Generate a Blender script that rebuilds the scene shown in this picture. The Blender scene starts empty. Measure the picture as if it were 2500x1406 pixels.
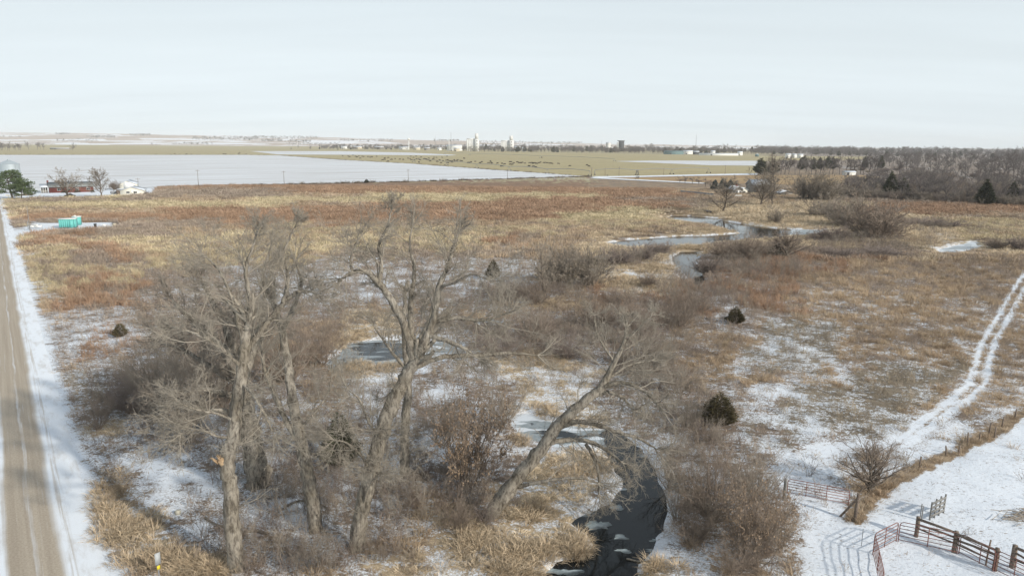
import bpy, math, random
import numpy as np
from mathutils import Vector, Matrix, noise as mnoise

# ------------------------------------------------------------------ camera, sky, sun, exposure
scene = bpy.context.scene
col = scene.collection
H = 26.0                       # flying height in metres
HAZE = 7e-5
F_PX, CX, CY = 1720.0, 1250.0, 703.0
PITCH = math.radians(11.6)
ROLL = 0.0072
cF = Vector((0, math.cos(PITCH), -math.sin(PITCH)))
cU0 = Vector((0, math.sin(PITCH), math.cos(PITCH)))
cR0 = Vector((1, 0, 0))
cR = cR0 * math.cos(ROLL) + cU0 * math.sin(ROLL)
cU = cU0 * math.cos(ROLL) - cR0 * math.sin(ROLL)
CAM = Vector((0, 0, H))
cam_data = bpy.data.cameras.new('camera')
cam = bpy.data.objects.new('camera', cam_data)
col.objects.link(cam)
cam_data.sensor_width = 36.0
cam_data.lens = 36.0 * F_PX / 2500.0
cam_data.clip_start = 0.5
cam_data.clip_end = 40000.0
cam.matrix_world = Matrix(((cR.x, cU.x, -cF.x, 0), (cR.y, cU.y, -cF.y, 0), (cR.z, cU.z, -cF.z, H), (0, 0, 0, 1)))
scene.camera = cam

SUN_EL = math.radians(26.0)
SUN_AZ = math.radians(127.0)   # clockwise from +Y
sun_dir = Vector((math.cos(SUN_EL) * math.sin(SUN_AZ), math.cos(SUN_EL) * math.cos(SUN_AZ), math.sin(SUN_EL)))
sun_data = bpy.data.lights.new('sun', 'SUN')
sun_data.energy = 3.6
sun_data.angle = math.radians(1.6)
sun_data.color = (1.0, 0.94, 0.84)
sun = bpy.data.objects.new('sun', sun_data)
col.objects.link(sun)
sun.rotation_euler = (-sun_dir).to_track_quat('-Z', 'Y').to_euler()

world = bpy.data.worlds.new('World')
scene.world = world
world.use_nodes = True
wn, wl = world.node_tree.nodes, world.node_tree.links
wn.clear()


def wmath(op, a, b=None, clamp=False):
    n = wn.new('ShaderNodeMath')
    n.operation = op
    n.use_clamp = clamp
    for i, v in enumerate((a, b)):
        if v is None:
            continue
        if isinstance(v, (int, float)):
            n.inputs[i].default_value = v
        else:
            wl.new(v, n.inputs[i])
    return n.outputs[0]


sky = wn.new('ShaderNodeTexSky')
sky.sky_type = 'NISHITA'
sky.sun_disc = False
sky.sun_elevation = SUN_EL
sky.sun_rotation = SUN_AZ
sky.air_density = 1.0
sky.dust_density = 1.5
tc = wn.new('ShaderNodeTexCoord')
sep = wn.new('ShaderNodeSeparateXYZ')
wl.new(tc.outputs['Generated'], sep.inputs[0])
zc = wmath('MAXIMUM', sep.outputs[2], 0.0)
# thin high cloud: long light path near the horizon, thinner overhead; streaks laid out on a flat layer overhead
zp = wmath('ADD', zc, 0.10)
comb = wn.new('ShaderNodeCombineXYZ')
wl.new(wmath('DIVIDE', sep.outputs[0], zp), comb.inputs[0])
wl.new(wmath('DIVIDE', sep.outputs[1], zp), comb.inputs[1])
wmap = wn.new('ShaderNodeMapping')
wmap.inputs['Rotation'].default_value = (0, 0, 0.35)
wmap.inputs['Scale'].default_value = (0.25, 1.0, 1.0)
wl.new(comb.outputs[0], wmap.inputs[0])
wno = wn.new('ShaderNodeTexNoise')
wno.inputs['Scale'].default_value = 0.9
wno.inputs['Detail'].default_value = 5.0
wno.inputs['Roughness'].default_value = 0.55
wl.new(wmap.outputs[0], wno.inputs['Vector'])
tau = wmath('MULTIPLY_ADD', wno.outputs[0], 0.55)
wn[tau.node.name].inputs[2].default_value = 0.25
fac = wmath('SUBTRACT', 1.0, wmath('EXPONENT', wmath('MULTIPLY', wmath('DIVIDE', tau, wmath('ADD', zc, 0.05)), -1.0)), clamp=True)
mix = wn.new('ShaderNodeMix')
mix.data_type = 'RGBA'
wl.new(fac, mix.inputs[0])
wl.new(sky.outputs[0], mix.inputs[6])
mix.inputs[7].default_value = (7.45, 8.25, 8.65, 1)
wno2 = wn.new('ShaderNodeTexNoise')
wno2.inputs['Scale'].default_value = 0.55
wno2.inputs['Detail'].default_value = 4.0
wno2.inputs['Roughness'].default_value = 0.6
wl.new(wmap.outputs[0], wno2.inputs['Vector'])
cloud = wn.new('ShaderNodeMix')
cloud.data_type = 'RGBA'
cloud.blend_type = 'MULTIPLY'
cloud.inputs[0].default_value = 1.0
wl.new(mix.outputs[2], cloud.inputs[6])
cr = wn.new('ShaderNodeMapRange')
wl.new(wno2.outputs[0], cr.inputs[0])
cr.inputs[1].default_value = 0.3
cr.inputs[2].default_value = 0.7
cr.inputs[3].default_value = 0.94
cr.inputs[4].default_value = 1.06
wl.new(cr.outputs[0], cloud.inputs[7])
bg = wn.new('ShaderNodeBackground')
bg.inputs[1].default_value = 0.1
wl.new(cloud.outputs[2], bg.inputs[0])
wo = wn.new('ShaderNodeOutputWorld')
wl.new(bg.outputs[0], wo.inputs[0])

scene.view_settings.view_transform = 'Standard'
scene.view_settings.look = 'None'
scene.view_settings.gamma = 1.0
scene.view_settings.exposure = 0.10
scene.view_settings.use_curve_mapping = False
scene.render.engine = 'CYCLES'
scene.cycles.max_bounces = 4
scene.cycles.diffuse_bounces = 2
scene.cycles.glossy_bounces = 2
scene.cycles.transmission_bounces = 2
scene.cycles.volume_bounces = 1
scene.cycles.sample_clamp_direct = 6.0
scene.cycles.sample_clamp_indirect = 2.0
scene.cycles.transparent_max_bounces = 4
scene.cycles.caustics_reflective = False
scene.cycles.caustics_refractive = False
scene.cycles.use_denoising = True
scene.cycles.denoiser = 'OPENIMAGEDENOISE'
scene.cycles.denoising_input_passes = 'RGB_ALBEDO_NORMAL'

# ------------------------------------------------------------------ picture point -> place on the ground
def ray(px, py):
    return (cF + cR * ((px - CX) / F_PX) + cU * ((CY - py) / F_PX))


def at(px, py, z=0.0):
    d = ray(px, py)
    t = (z - H) / d.z
    return CAM + d * t


def at_depth(px, py, Y):
    d = ray(px, py)
    return CAM + d * (Y / d.y)


def mpp(p):
    return max(1.0, (Vector(p) - CAM).dot(cF)) / F_PX


_R = np.array(cR); _U = np.array(cU); _F = np.array(cF)


def project(x, y, z=0.0):
    X = np.stack([np.asarray(x, float), np.asarray(y, float), np.zeros_like(np.asarray(x, float)) + z - H], -1)
    dz = np.maximum(X @ _F, 0.5)
    return CX + F_PX * (X @ _R) / dz, CY - F_PX * (X @ _U) / dz


# ------------------------------------------------------------------ noise
_tab = np.random.default_rng(5).random((256, 256))


def vnoise(x, y, s=0):
    x = np.asarray(x, float) + s * 17.31
    y = np.asarray(y, float) + s * 31.7
    xi = np.floor(x).astype(int); yi = np.floor(y).astype(int)
    fx = x - xi; fy = y - yi
    fx = fx * fx * (3 - 2 * fx); fy = fy * fy * (3 - 2 * fy)
    a = _tab[xi & 255, yi & 255]; b = _tab[(xi + 1) & 255, yi & 255]
    c = _tab[xi & 255, (yi + 1) & 255]; d = _tab[(xi + 1) & 255, (yi + 1) & 255]
    return (a * (1 - fx) + b * fx) * (1 - fy) + (c * (1 - fx) + d * fx) * fy


def fbm(x, y, s=0, o=4):
    t = 0.0; a = 0.5; n = 0.0
    for k in range(o):
        t = t + a * vnoise(x * 2 ** k, y * 2 ** k, s + k); n += a; a *= 0.5
    return t / n


def sstep(a, b, x):
    t = np.clip((x - a) / (b - a), 0, 1)
    return t * t * (3 - 2 * t)


# ------------------------------------------------------------------ materials
MATS = {}


class NT:
    def __init__(self, name):
        m = bpy.data.materials.new(name)
        m.use_nodes = True
        self.m = m; self.n = m.node_tree.nodes; self.l = m.node_tree.links
        self.n.clear()
        self.out = self.n.new('ShaderNodeOutputMaterial')
        self.b = self.n.new('ShaderNodeBsdfPrincipled')
        self.l.new(self.b.outputs[0], self.out.inputs[0])
        if 'Specular IOR Level' in self.b.inputs:
            self.b.inputs['Specular IOR Level'].default_value = 0.25

    def put(self, sock, v):
        if isinstance(v, bpy.types.NodeSocket):
            self.l.new(v, sock)
        elif isinstance(v, (tuple, list)) and len(v) == 3 and sock.type == 'RGBA':
            sock.default_value = (*v, 1)
        else:
            sock.default_value = v

    def math(self, op, a, b=0.0, c=0.0, clamp=False):
        n = self.n.new('ShaderNodeMath'); n.operation = op; n.use_clamp = clamp
        for i, v in enumerate((a, b, c)):
            if i < len(n.inputs):
                self.put(n.inputs[i], v)
        return n.outputs[0]

    def mix(self, f, a, b, mode='MIX'):
        n = self.n.new('ShaderNodeMix'); n.data_type = 'RGBA'; n.blend_type = mode
        self.put(n.inputs[0], f); self.put(n.inputs[6], a); self.put(n.inputs[7], b)
        return n.outputs[2]

    def pos(self):
        return self.n.new('ShaderNodeNewGeometry').outputs['Position']

    def objc(self):
        return self.n.new('ShaderNodeTexCoord').outputs['Object']

    def mapping(self, v, scale=(1, 1, 1), rot=(0, 0, 0)):
        n = self.n.new('ShaderNodeMapping')
        self.l.new(v, n.inputs[0])
        n.inputs['Scale'].default_value = scale; n.inputs['Rotation'].default_value = rot
        return n.outputs[0]

    def noise(self, v, scale, detail=4.0, rough=0.55, dist=0.0):
        n = self.n.new('ShaderNodeTexNoise')
        self.l.new(v, n.inputs['Vector'])
        n.inputs['Scale'].default_value = scale; n.inputs['Detail'].default_value = detail
        n.inputs['Roughness'].default_value = rough; n.inputs['Distortion'].default_value = dist
        return n.outputs[0]

    def range(self, v, a, b, c=0.0, d=1.0):
        n = self.n.new('ShaderNodeMapRange')
        n.interpolation_type = 'SMOOTHSTEP'
        self.l.new(v, n.inputs[0])
        n.inputs[1].default_value = a; n.inputs[2].default_value = b
        n.inputs[3].default_value = c; n.inputs[4].default_value = d
        return n.outputs[0]

    def attr(self, name, typ='GEOMETRY'):
        n = self.n.new('ShaderNodeAttribute'); n.attribute_name = name; n.attribute_type = typ
        return n

    def rand(self):
        return self.n.new('ShaderNodeObjectInfo').outputs['Random']

    def bump(self, h, strength, dist=0.1):
        n = self.n.new('ShaderNodeBump')
        n.inputs['Strength'].default_value = strength; n.inputs['Distance'].default_value = dist
        self.l.new(h, n.inputs['Height'])
        self.l.new(n.outputs[0], self.b.inputs['Normal'])

    def done(self, color, rough=0.85):
        self.put(self.b.inputs['Base Color'], color)
        self.put(self.b.inputs['Roughness'], rough)
        return self.m


def simple(name, c1, c2=None, scale=3.0, rough=0.8, bump=0.0, rnd=0.0, stretch=(1, 1, 1), metal=0.0):
    if name in MATS:
        return MATS[name]
    t = NT(name)
    v = t.mapping(t.objc(), stretch)
    f = t.noise(v, scale, 5.0, 0.6)
    c = t.mix(t.range(f, 0.3, 0.7), c1, c2 or tuple(k * 0.7 for k in c1))
    if rnd:
        k = t.math('MULTIPLY_ADD', t.rand(), rnd, 1 - rnd / 2)
        hs = t.n.new('ShaderNodeHueSaturation')
        t.l.new(c, hs.inputs['Color']); t.l.new(k, hs.inputs['Value'])
        c = hs.outputs[0]
    if bump:
        t.bump(f, bump)
    t.b.inputs['Metallic'].default_value = metal
    MATS[name] = t.done(c, rough)
    return MATS[name]


# ------------------------------------------------------------------ mesh building
class MB:
    """collects geometry for ONE mesh object"""
    def __init__(self):
        self.v = []; self.q = []; self.t = []; self.n = 0

    def add(self, verts, quads=None, tris=None):
        verts = np.asarray(verts, np.float32).reshape(-1, 3)
        if quads is not None and len(quads):
            self.q.append(np.asarray(quads, np.int64).reshape(-1, 4) + self.n)
        if tris is not None and len(tris):
            self.t.append(np.asarray(tris, np.int64).reshape(-1, 3) + self.n)
        self.v.append(verts); self.n += len(verts)
        return self

    def mesh(self, name, mat, smooth=False, origin=None):
        v = np.concatenate(self.v) if self.v else np.zeros((0, 3), np.float32)
        if origin is not None:
            v = v - np.asarray(origin, np.float32)
        q = np.concatenate(self.q) if self.q else np.zeros((0, 4), np.int64)
        t = np.concatenate(self.t) if self.t else np.zeros((0, 3), np.int64)
        me = bpy.data.meshes.new(name)
        me.vertices.add(len(v)); me.vertices.foreach_set('co', v.astype(np.float32).ravel())
        nl = q.size + t.size
        me.loops.add(nl)
        me.loops.foreach_set('vertex_index', np.concatenate([q.ravel(), t.ravel()]).astype(np.int32))
        me.polygons.add(len(q) + len(t))
        st = np.concatenate([np.arange(len(q)) * 4, q.size + np.arange(len(t)) * 3]).astype(np.int32)
        me.polygons.foreach_set('loop_start', st)
        if smooth:
            me.polygons.foreach_set('use_smooth', np.ones(len(st), bool))
        me.update(calc_edges=True)
        me.validate()
        if mat is not None:
            me.materials.append(mat)
        return me

    def box(self, c, s, rz=0.0, tilt=None):
        x, y, z = (k / 2 for k in s)
        v = np.array([(-x, -y, -z), (x, -y, -z), (x, y, -z), (-x, y, -z), (-x, -y, z), (x, -y, z), (x, y, z), (-x, y, z)])
        if tilt is not None:
            v = v @ np.array(tilt.to_3x3()).T if hasattr(tilt, 'to_3x3') else v
        if rz:
            ca, sa = math.cos(rz), math.sin(rz)
            v = v @ np.array([[ca, sa, 0], [-sa, ca, 0], [0, 0, 1]])
        v = v + np.array(c)
        self.add(v, [(0, 3, 2, 1), (4, 5, 6, 7), (0, 1, 5, 4), (1, 2, 6, 5), (2, 3, 7, 6), (3, 0, 4, 7)])
        return self

    def bar(self, a, b, r, sides=6, r2=None):
        """round bar with end caps between two points"""
        P = np.array([[list(a), list(b)]], float)
        R = np.array([[r, r if r2 is None else r2]])
        self.tubes(P, R, sides, caps=True)
        return self

    def tubes(self, P, R, sides=3, caps=False, rnd=None):
        P = np.asarray(P, float); R = np.asarray(R, float)
        N, K, _ = P.shape
        if N == 0:
            return self
        T = np.empty_like(P)
        T[:, 1:-1] = P[:, 2:] - P[:, :-2]
        T[:, 0] = P[:, 1] - P[:, 0]; T[:, -1] = P[:, -1] - P[:, -2]
        T /= np.maximum(np.linalg.norm(T, axis=-1, keepdims=True), 1e-9)
        ref = np.where(np.abs(T[:, :1, 2:3]) > 0.9, np.array([1.0, 0, 0]), np.array([0, 0, 1.0]))
        ref = np.broadcast_to(ref, T.shape)
        A = np.cross(T, ref); A /= np.maximum(np.linalg.norm(A, axis=-1, keepdims=True), 1e-9)
        B = np.cross(T, A)
        an = np.arange(sides) * 2 * math.pi / sides
        rr = R[:, :, None, None]
        if rnd is not None:
            rr = rr * rnd[:, :, :, None]
        V = P[:, :, None, :] + rr * (A[:, :, None, :] * np.cos(an)[None, None, :, None] + B[:, :, None, :] * np.sin(an)[None, None, :, None])
        i = np.arange(N)[:, None, None] * (K * sides) + np.arange(K - 1)[None, :, None] * sides
        j = np.arange(sides)[None, None, :]; j2 = (j + 1) % sides
        Q = np.stack([i + j, i + j2, i + j2 + sides, i + j + sides], -1).reshape(-1, 4)
        tr = None
        if caps:
            tr = []
            for n in range(N):
                b0 = n * K * sides; b1 = b0 + (K - 1) * sides
                for k in range(1, sides - 1):
                    tr.append((b0, b0 + k + 1, b0 + k)); tr.append((b1, b1 + k, b1 + k + 1))
        self.add(V.reshape(-1, 3), Q, tr)
        return self

    def blades(self, P, D, L, W, bend=0.3, rs=None):
        """pointed two-segment leaf blades: base point, direction, length, width"""
        rs = rs or np.random.default_rng(1)
        n = len(P)
        side = np.cross(D, rs.normal(size=(n, 3))); side /= np.maximum(np.linalg.norm(side, axis=1, keepdims=True), 1e-9)
        mid = P + D * (L * 0.55)[:, None]
        D2 = D.copy(); h = D[:, :2]; hn = np.maximum(np.linalg.norm(h, axis=1, keepdims=True), 1e-6)
        D2[:, :2] += h / hn * bend; D2[:, 2] -= bend * 0.9
        D2 /= np.linalg.norm(D2, axis=1, keepdims=True)
        tip = mid + D2 * (L * 0.45)[:, None]
        w = (W / 2)[:, None]
        V = np.stack([P - side * w, P + side * w, mid - side * w * 0.8, mid + side * w * 0.8, tip], 1)
        i = np.arange(n)[:, None] * 5
        self.add(V.reshape(-1, 3), i + np.array([[0, 1, 3, 2]]), i + np.array([[2, 3, 4]]))
        return self


def link(name, me, parent=None):
    o = bpy.data.objects.new(name, me)
    col.objects.link(o)
    if parent is not None:
        o.parent = parent
    return o


def tag(o, label=None, cat=None, group=None, kind=None):
    if label: o['label'] = label
    if cat: o['category'] = cat
    if group: o['group'] = group
    if kind: o['kind'] = kind
    return o


def thing(name, label, cat, loc, rz=0.0, group=None):
    o = bpy.data.objects.new(name, None)
    o.empty_display_size = 0.2
    col.objects.link(o)
    o.location = loc; o.rotation_euler = (0, 0, rz)
    return tag(o, label, cat, group)


def copy_tree(root, loc, rz, scale, label, group):
    r = root.copy(); col.objects.link(r)
    r.location = loc; r.rotation_euler = (0, 0, rz); r.scale = scale
    tag(r, label, None, group)
    for ch in list(root.children):
        c = ch.copy(); col.objects.link(c); c.parent = r
        for g in list(ch.children):
            d = g.copy(); col.objects.link(d); d.parent = c
    return r


def sheet(name, pts, z, mat, kind='structure'):
    """flat sheet from an outline of ground points"""
    import bmesh
    bm = bmesh.new()
    vs = [bm.verts.new((p[0], p[1], z)) for p in pts]
    f = bm.faces.new(vs)
    if f.normal.z < 0:
        f.normal_flip()
    bmesh.ops.triangulate(bm, faces=bm.faces[:])
    me = bpy.data.meshes.new(name); bm.to_mesh(me); bm.free()
    me.materials.append(mat)
    o = link(name, me)
    o['kind'] = kind
    return o

# ------------------------------------------------------------------ the creek outlines, as seen from the air
WZ = -0.45
CREEK = {
    'near': [(1300, 1440), (1325, 1406), (1375, 1374), (1425, 1369), (1447, 1340), (1438, 1300), (1398, 1276), (1434, 1256), (1489, 1231),
             (1521, 1203), (1524, 1167), (1496, 1131), (1484, 1110), (1457, 1077), (1403, 1086), (1366, 1088), (1284, 1070), (1253, 1042),
             (1257, 1012), (1284, 1011), (1353, 1034), (1434, 1048), (1480, 1050), (1526, 1064), (1560, 1098), (1592, 1145), (1614, 1192),
             (1622, 1240), (1620, 1280), (1600, 1308), (1592, 1344), (1553, 1371), (1548, 1402), (1530, 1440)],
    'pond': [(830, 868), (839, 853), (857, 840), (903, 832), (962, 830), (1010, 836), (1075, 832), (1125, 842), (1130, 858), (1090, 872), (1030, 876),
             (966, 884), (912, 892), (870, 876), (850, 890), (820, 905), (800, 895), (808, 876)],
    'bend': [(1642, 628), (1665, 615), (1700, 615), (1698, 632), (1692, 645), (1712, 665), (1722, 695), (1700, 700), (1690, 688), (1668, 662), (1648, 645)],
    'strip': [(1150, 782), (1190, 778), (1225, 786), (1220, 795), (1170, 795)],
    'meander': [(1628, 533), (1641, 527), (1686, 528), (1747, 533), (1750, 537), (1790, 544), (1855, 553), (1893, 558), (1950, 560), (2015, 562),
                (1990, 573), (1930, 576), (1874, 583), (1818, 585), (1743, 592), (1686, 600), (1630, 603), (1560, 604), (1505, 600), (1488, 593),
                (1540, 586), (1593, 582), (1660, 577), (1724, 576), (1812, 570), (1790, 565), (1743, 550), (1686, 543), (1650, 539)],
    'side': [(2290, 611), (2330, 600), (2376, 591), (2388, 603), (2345, 616), (2300, 618)],
}
CREEKW = {k: np.array([tuple(at(x, y, WZ))[:2] for x, y in v]) for k, v in CREEK.items()}


def poly_sd(x, y, poly):
    x = np.asarray(x, float); y = np.asarray(y, float)
    d2 = np.full(x.shape, 1e18); inside = np.zeros(x.shape, bool)
    n = len(poly)
    for i in range(n):
        a = poly[i]; b = poly[(i + 1) % n]
        e = b - a
        t = np.clip(((x - a[0]) * e[0] + (y - a[1]) * e[1]) / max(e @ e, 1e-9), 0, 1)
        d2 = np.minimum(d2, (x - a[0] - t * e[0]) ** 2 + (y - a[1] - t * e[1]) ** 2)
        c = ((a[1] > y) != (b[1] > y)) & (x < (b[0] - a[0]) * (y - a[1]) / (b[1] - a[1] + 1e-12) + a[0])
        inside ^= c
    d = np.sqrt(d2)
    return np.where(inside, -d, d)


def creek_sd(x, y):
    x = np.asarray(x, float); y = np.asarray(y, float)
    d = np.full(x.shape, 60.0)
    for k, p in CREEKW.items():
        lo = p.min(0) - 12; hi = p.max(0) + 12
        m = (x > lo[0]) & (x < hi[0]) & (y > lo[1]) & (y < hi[1])
        if m.any():
            d[m] = np.minimum(d[m], poly_sd(x[m], y[m], p))
    return d


# the road line: right-hand edge of the snowy shoulder
RA = at(182, 1121); RB = at(66, 690)
RD = (RB - RA).normalized(); RN = Vector((RD.y, -RD.x, 0))      # RN points to the meadow side
ROAD_RZ = math.atan2(RN.y, RN.x)


def road_w(x, y):
    return (np.asarray(x) - RA.x) * RN.x + (np.asarray(y) - RA.y) * RN.y


def ground_z(x, y):
    x = np.asarray(x, float); y = np.asarray(y, float)
    fade = (1 - sstep(260, 380, y)) * sstep(0.0, 4.0, road_w(x, y))
    z = ((fbm(x / 7.0, y / 7.0, 3, 3) - 0.5) * 0.5 + (fbm(x / 1.6, y / 1.6, 9, 2) - 0.5) * 0.16) * fade
    sd = creek_sd(x, y)
    sd = sd + (vnoise(x * 1.1, y * 1.1, 21) - 0.5) * 0.5 * sstep(0, .1, 55 - sd)
    near = 1 - sstep(0.2, 3.0, sd)
    z = z * (1 - 0.8 * near)
    return z - 0.9 * (1 - sstep(-1.0, 1.0, sd)) - 0.12 * (1 - sstep(1.0, 4.0, sd))


def gz(x, y):
    return float(ground_z(np.array([x]), np.array([y]))[0])


def spot(px, py):
    p = at(px, py)
    p.z = gz(p.x, p.y)
    return p


# ------------------------------------------------------------------ what grows where (read off the photograph; snow 0-10 and a colour letter)
ROWS = {
    360: [(1900, 0, 'p'), (2500, 4, 'b')],
    400: [(1850, 0, 'p'), (2500, 3, 'b')],
    430: [(1440, 5, 'p'), (2060, 1, 'o'), (2500, 3, 'b')],
    452: [(390, 9, 'y'), (1450, 0, 'r'), (2080, 1, 'o'), (2500, 3, 'b')],
    470: [(385, 9, 'y'), (700, 2, 'b'), (1000, 1, 'r'), (1640, 0, 'r'), (2060, 3, 'o'), (2500, 5, 'b')],
    480: [(300, 8, 'y'), (700, 2, 'b'), (900, 0, 'o'), (1450, 0, 'y'), (1700, 0, 'r'), (2060, 3, 'o'), (2500, 5, 'b')],
    490: [(30, 4, 'y'), (400, 3, 'b'), (620, 1, 'o'), (1250, 0, 'y'), (1500, 1, 'r'), (1700, 0, 'b'), (2060, 3, 'o'), (2500, 5, 'b')],
    503: [(150, 3, 'y'), (700, 1, 'y'), (900, 0, 'o'), (1650, 0, 'r'), (1720, 1, 'b'), (2150, 3, 't'), (2500, 2, 'r')],
    518: [(150, 4, 'o'), (420, 2, 'o'), (1000, 0, 'r'), (1450, 0, 'r'), (1620, 1, 'y'), (1700, 2, 'o'), (2080, 4, 't'), (2500, 1, 'r')],
    533: [(60, 6, 'y'), (420, 2, 'r'), (620, 3, 'r'), (950, 0, 'r'), (1350, 0, 'r'), (1600, 1, 'y'), (1760, 1, 't'), (2150, 4, 't'), (2250, 3, 't'), (2500, 1, 'o')],
    548: [(300, 7, 'b'), (560, 3, 'b'), (900, 1, 'r'), (1330, 2, 'o'), (1640, 2, 'y'), (1800, 2, 'o'), (2100, 4, 't'), (2230, 3, 'b'), (2500, 2, 'y')],
    563: [(60, 8, 'y'), (200, 3, 'r'), (420, 3, 'b'), (620, 3, 'o'), (900, 2, 'y'), (1350, 3, 'y'), (1680, 2, 'o'), (1800, 3, 't'), (2200, 3, 't'), (2320, 6, 't'), (2500, 2, 'y')],
    585: [(60, 7, 'y'), (200, 3, 'r'), (300, 3, 'y'), (560, 2, 'y'), (900, 2, 'y'), (1180, 3, 'y'), (1280, 1, 'r'), (1420, 2, 'o'), (1800, 4, 't'), (2200, 2, 't'), (2330, 6, 't'), (2500, 3, 'y')],
    610: [(60, 7, 'y'), (180, 1, 'y'), (300, 2, 'r'), (520, 2, 'y'), (760, 2, 'y'), (1000, 4, 'y'), (1200, 3, 'y'), (1400, 3, 'o'), (1700, 2, 't'), (1900, 3, 'b'), (2240, 2, 'b'), (2500, 4, 't')],
    640: [(60, 7, 'y'), (180, 0, 'y'), (330, 2, 'b'), (560, 1, 'y'), (760, 3, 'y'), (960, 5, 'b'), (1180, 4, 'b'), (1300, 6, 'b'), (1450, 3, 'o'), (1680, 6, 't'), (1850, 3, 'b'), (2100, 2, 'r'), (2500, 1, 'o')],
    670: [(70, 7, 'y'), (180, 1, 'y'), (340, 1, 'y'), (540, 3, 'b'), (760, 5, 'b'), (1150, 6, 'b'), (1320, 7, 'b'), (1450, 3, 't'), (1670, 7, 't'), (1720, 4, 'b'), (1950, 1, 'r'), (2300, 1, 'o'), (2500, 2, 'o')],
    700: [(75, 7, 'y'), (160, 1, 'y'), (330, 1, 'r'), (560, 3, 'b'), (900, 7, 'b'), (1180, 6, 'b'), (1330, 6, 'b'), (1500, 4, 't'), (1640, 7, 't'), (1720, 1, 'r'), (1950, 2, 'r'), (2250, 2, 'o'), (2500, 1, 'o')],
    735: [(85, 7, 'y'), (150, 3, 'o'), (330, 1, 'r'), (600, 3, 'b'), (880, 7, 'b'), (1200, 5, 'b'), (1450, 4, 'o'), (1720, 2, 'r'), (1810, 6, 'b'), (1950, 1, 'r'), (2150, 4, 'o'), (2500, 3, 'o')],
    775: [(100, 6, 'y'), (170, 5, 'o'), (330, 6, 'b'), (620, 3, 'b'), (860, 5, 'b'), (1250, 3, 'o'), (1500, 2, 'b'), (1720, 2, 'b'), (1900, 4, 'b'), (2200, 3, 'o'), (2500, 3, 'o')],
    820: [(115, 6, 'o'), (200, 8, 'b'), (340, 7, 'r'), (620, 3, 'b'), (830, 2, 'o'), (960, 2, 't'), (1180, 5, 'b'), (1350, 3, 'b'), (1650, 2, 'b'), (1850, 3, 'o'), (2050, 5, 'g'), (2300, 3, 'o'), (2500, 3, 'o')],
    870: [(130, 6, 'o'), (220, 5, 'o'), (340, 4, 'b'), (620, 4, 'b'), (840, 2, 'o'), (960, 5, 't'), (1130, 8, 'b'), (1330, 4, 't'), (1620, 3, 'b'), (1820, 3, 'o'), (2060, 6, 'g'), (2350, 3, 'o'), (2500, 3, 'o')],
    920: [(150, 6, 'o'), (240, 6, 'g'), (400, 4, 'b'), (650, 4, 'b'), (840, 3, 'o'), (1010, 9, 't'), (1200, 7, 'b'), (1300, 5, 't'), (1450, 8, 't'), (1620, 4, 'b'), (1820, 3, 'b'), (1960, 2, 'o'), (2100, 5, 'o'), (2330, 3, 'g'), (2500, 4, 'o')],
    980: [(170, 6, 'o'), (270, 5, 'g'), (420, 4, 'b'), (700, 5, 'b'), (850, 3, 'o'), (1000, 8, 'b'), (1250, 5, 'b'), (1450, 8, 't'), (1650, 4, 'b'), (1760, 5, 'b'), (1960, 7, 'b'), (2060, 3, 'g'), (2200, 4, 'g'), (2380, 4, 'o'), (2500, 5, 'o')],
    1040: [(185, 7, 'o'), (300, 3, 't'), (450, 7, 'b'), (720, 6, 'b'), (1000, 6, 'b'), (1280, 5, 'b'), (1480, 8, 't'), (1650, 4, 'b'), (1800, 3, 'b'), (2000, 6, 'g'), (2180, 5, 'g'), (2330, 8, 'o'), (2500, 8, 'o')],
    1100: [(190, 7, 'o'), (480, 9, 'b'), (720, 7, 'b'), (1000, 7, 'b'), (1250, 6, 'b'), (1400, 8, 'b'), (1490, 5, 't'), (1680, 4, 'b'), (1880, 6, 'b'), (2140, 9, 'b'), (2240, 6, 'o'), (2500, 10, 'b')],
    1160: [(205, 7, 'o'), (330, 8, 'b'), (560, 9, 'b'), (800, 7, 'b'), (1000, 7, 'b'), (1250, 6, 'b'), (1400, 4, 't'), (1530, 9, 't'), (1700, 4, 'b'), (1880, 5, 'b'), (2090, 9, 'b'), (2200, 4, 'o'), (2500, 10, 'b')],
    1220: [(225, 6, 'o'), (330, 4, 'o'), (560, 8, 'b'), (800, 7, 'b'), (1000, 7, 'b'), (1200, 5, 'o'), (1420, 4, 't'), (1700, 4, 'b'), (1900, 4, 'b'), (2080, 10, 'b'), (2160, 3, 'o'), (2500, 10, 'b')],
    1290: [(235, 6, 't'), (400, 2, 't'), (460, 5, 'b'), (640, 8, 'b'), (850, 6, 'b'), (1050, 4, 'o'), (1180, 3, 't'), (1420, 5, 't'), (1600, 9, 'b'), (1930, 4, 'o'), (2500, 10, 'b')],
    1350: [(280, 5, 't'), (430, 3, 't'), (640, 7, 'b'), (900, 7, 'b'), (1050, 5, 't'), (1230, 6, 't'), (1450, 3, 't'), (1650, 9, 'b'), (1930, 5, 'o'), (2500, 10, 'b')],
    1400: [(380, 9, 'o'), (560, 1, 't'), (700, 7, 'b'), (950, 6, 'o'), (1150, 6, 't'), (1420, 6, 't'), (1560, 7, 't'), (1680, 6, 't'), (1930, 5, 'o'), (2500, 10, 'b')],
}
PAL = {'r': (.285, .190, .128), 'o': (.345, .265, .185), 'y': (.425, .36, .235), 'b': (.262, .212, .172), 'g': (.245, .208, .160), 't': (.46, .375, .265), 'p': (.44, .39, .25)}
KEYS = 'roybgtp'
PALA = np.array([PAL[k] for k in KEYS])
RY = np.array(sorted(ROWS))
SN = np.zeros((len(RY), 250)); CO = np.zeros((len(RY), 250), int)
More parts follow.
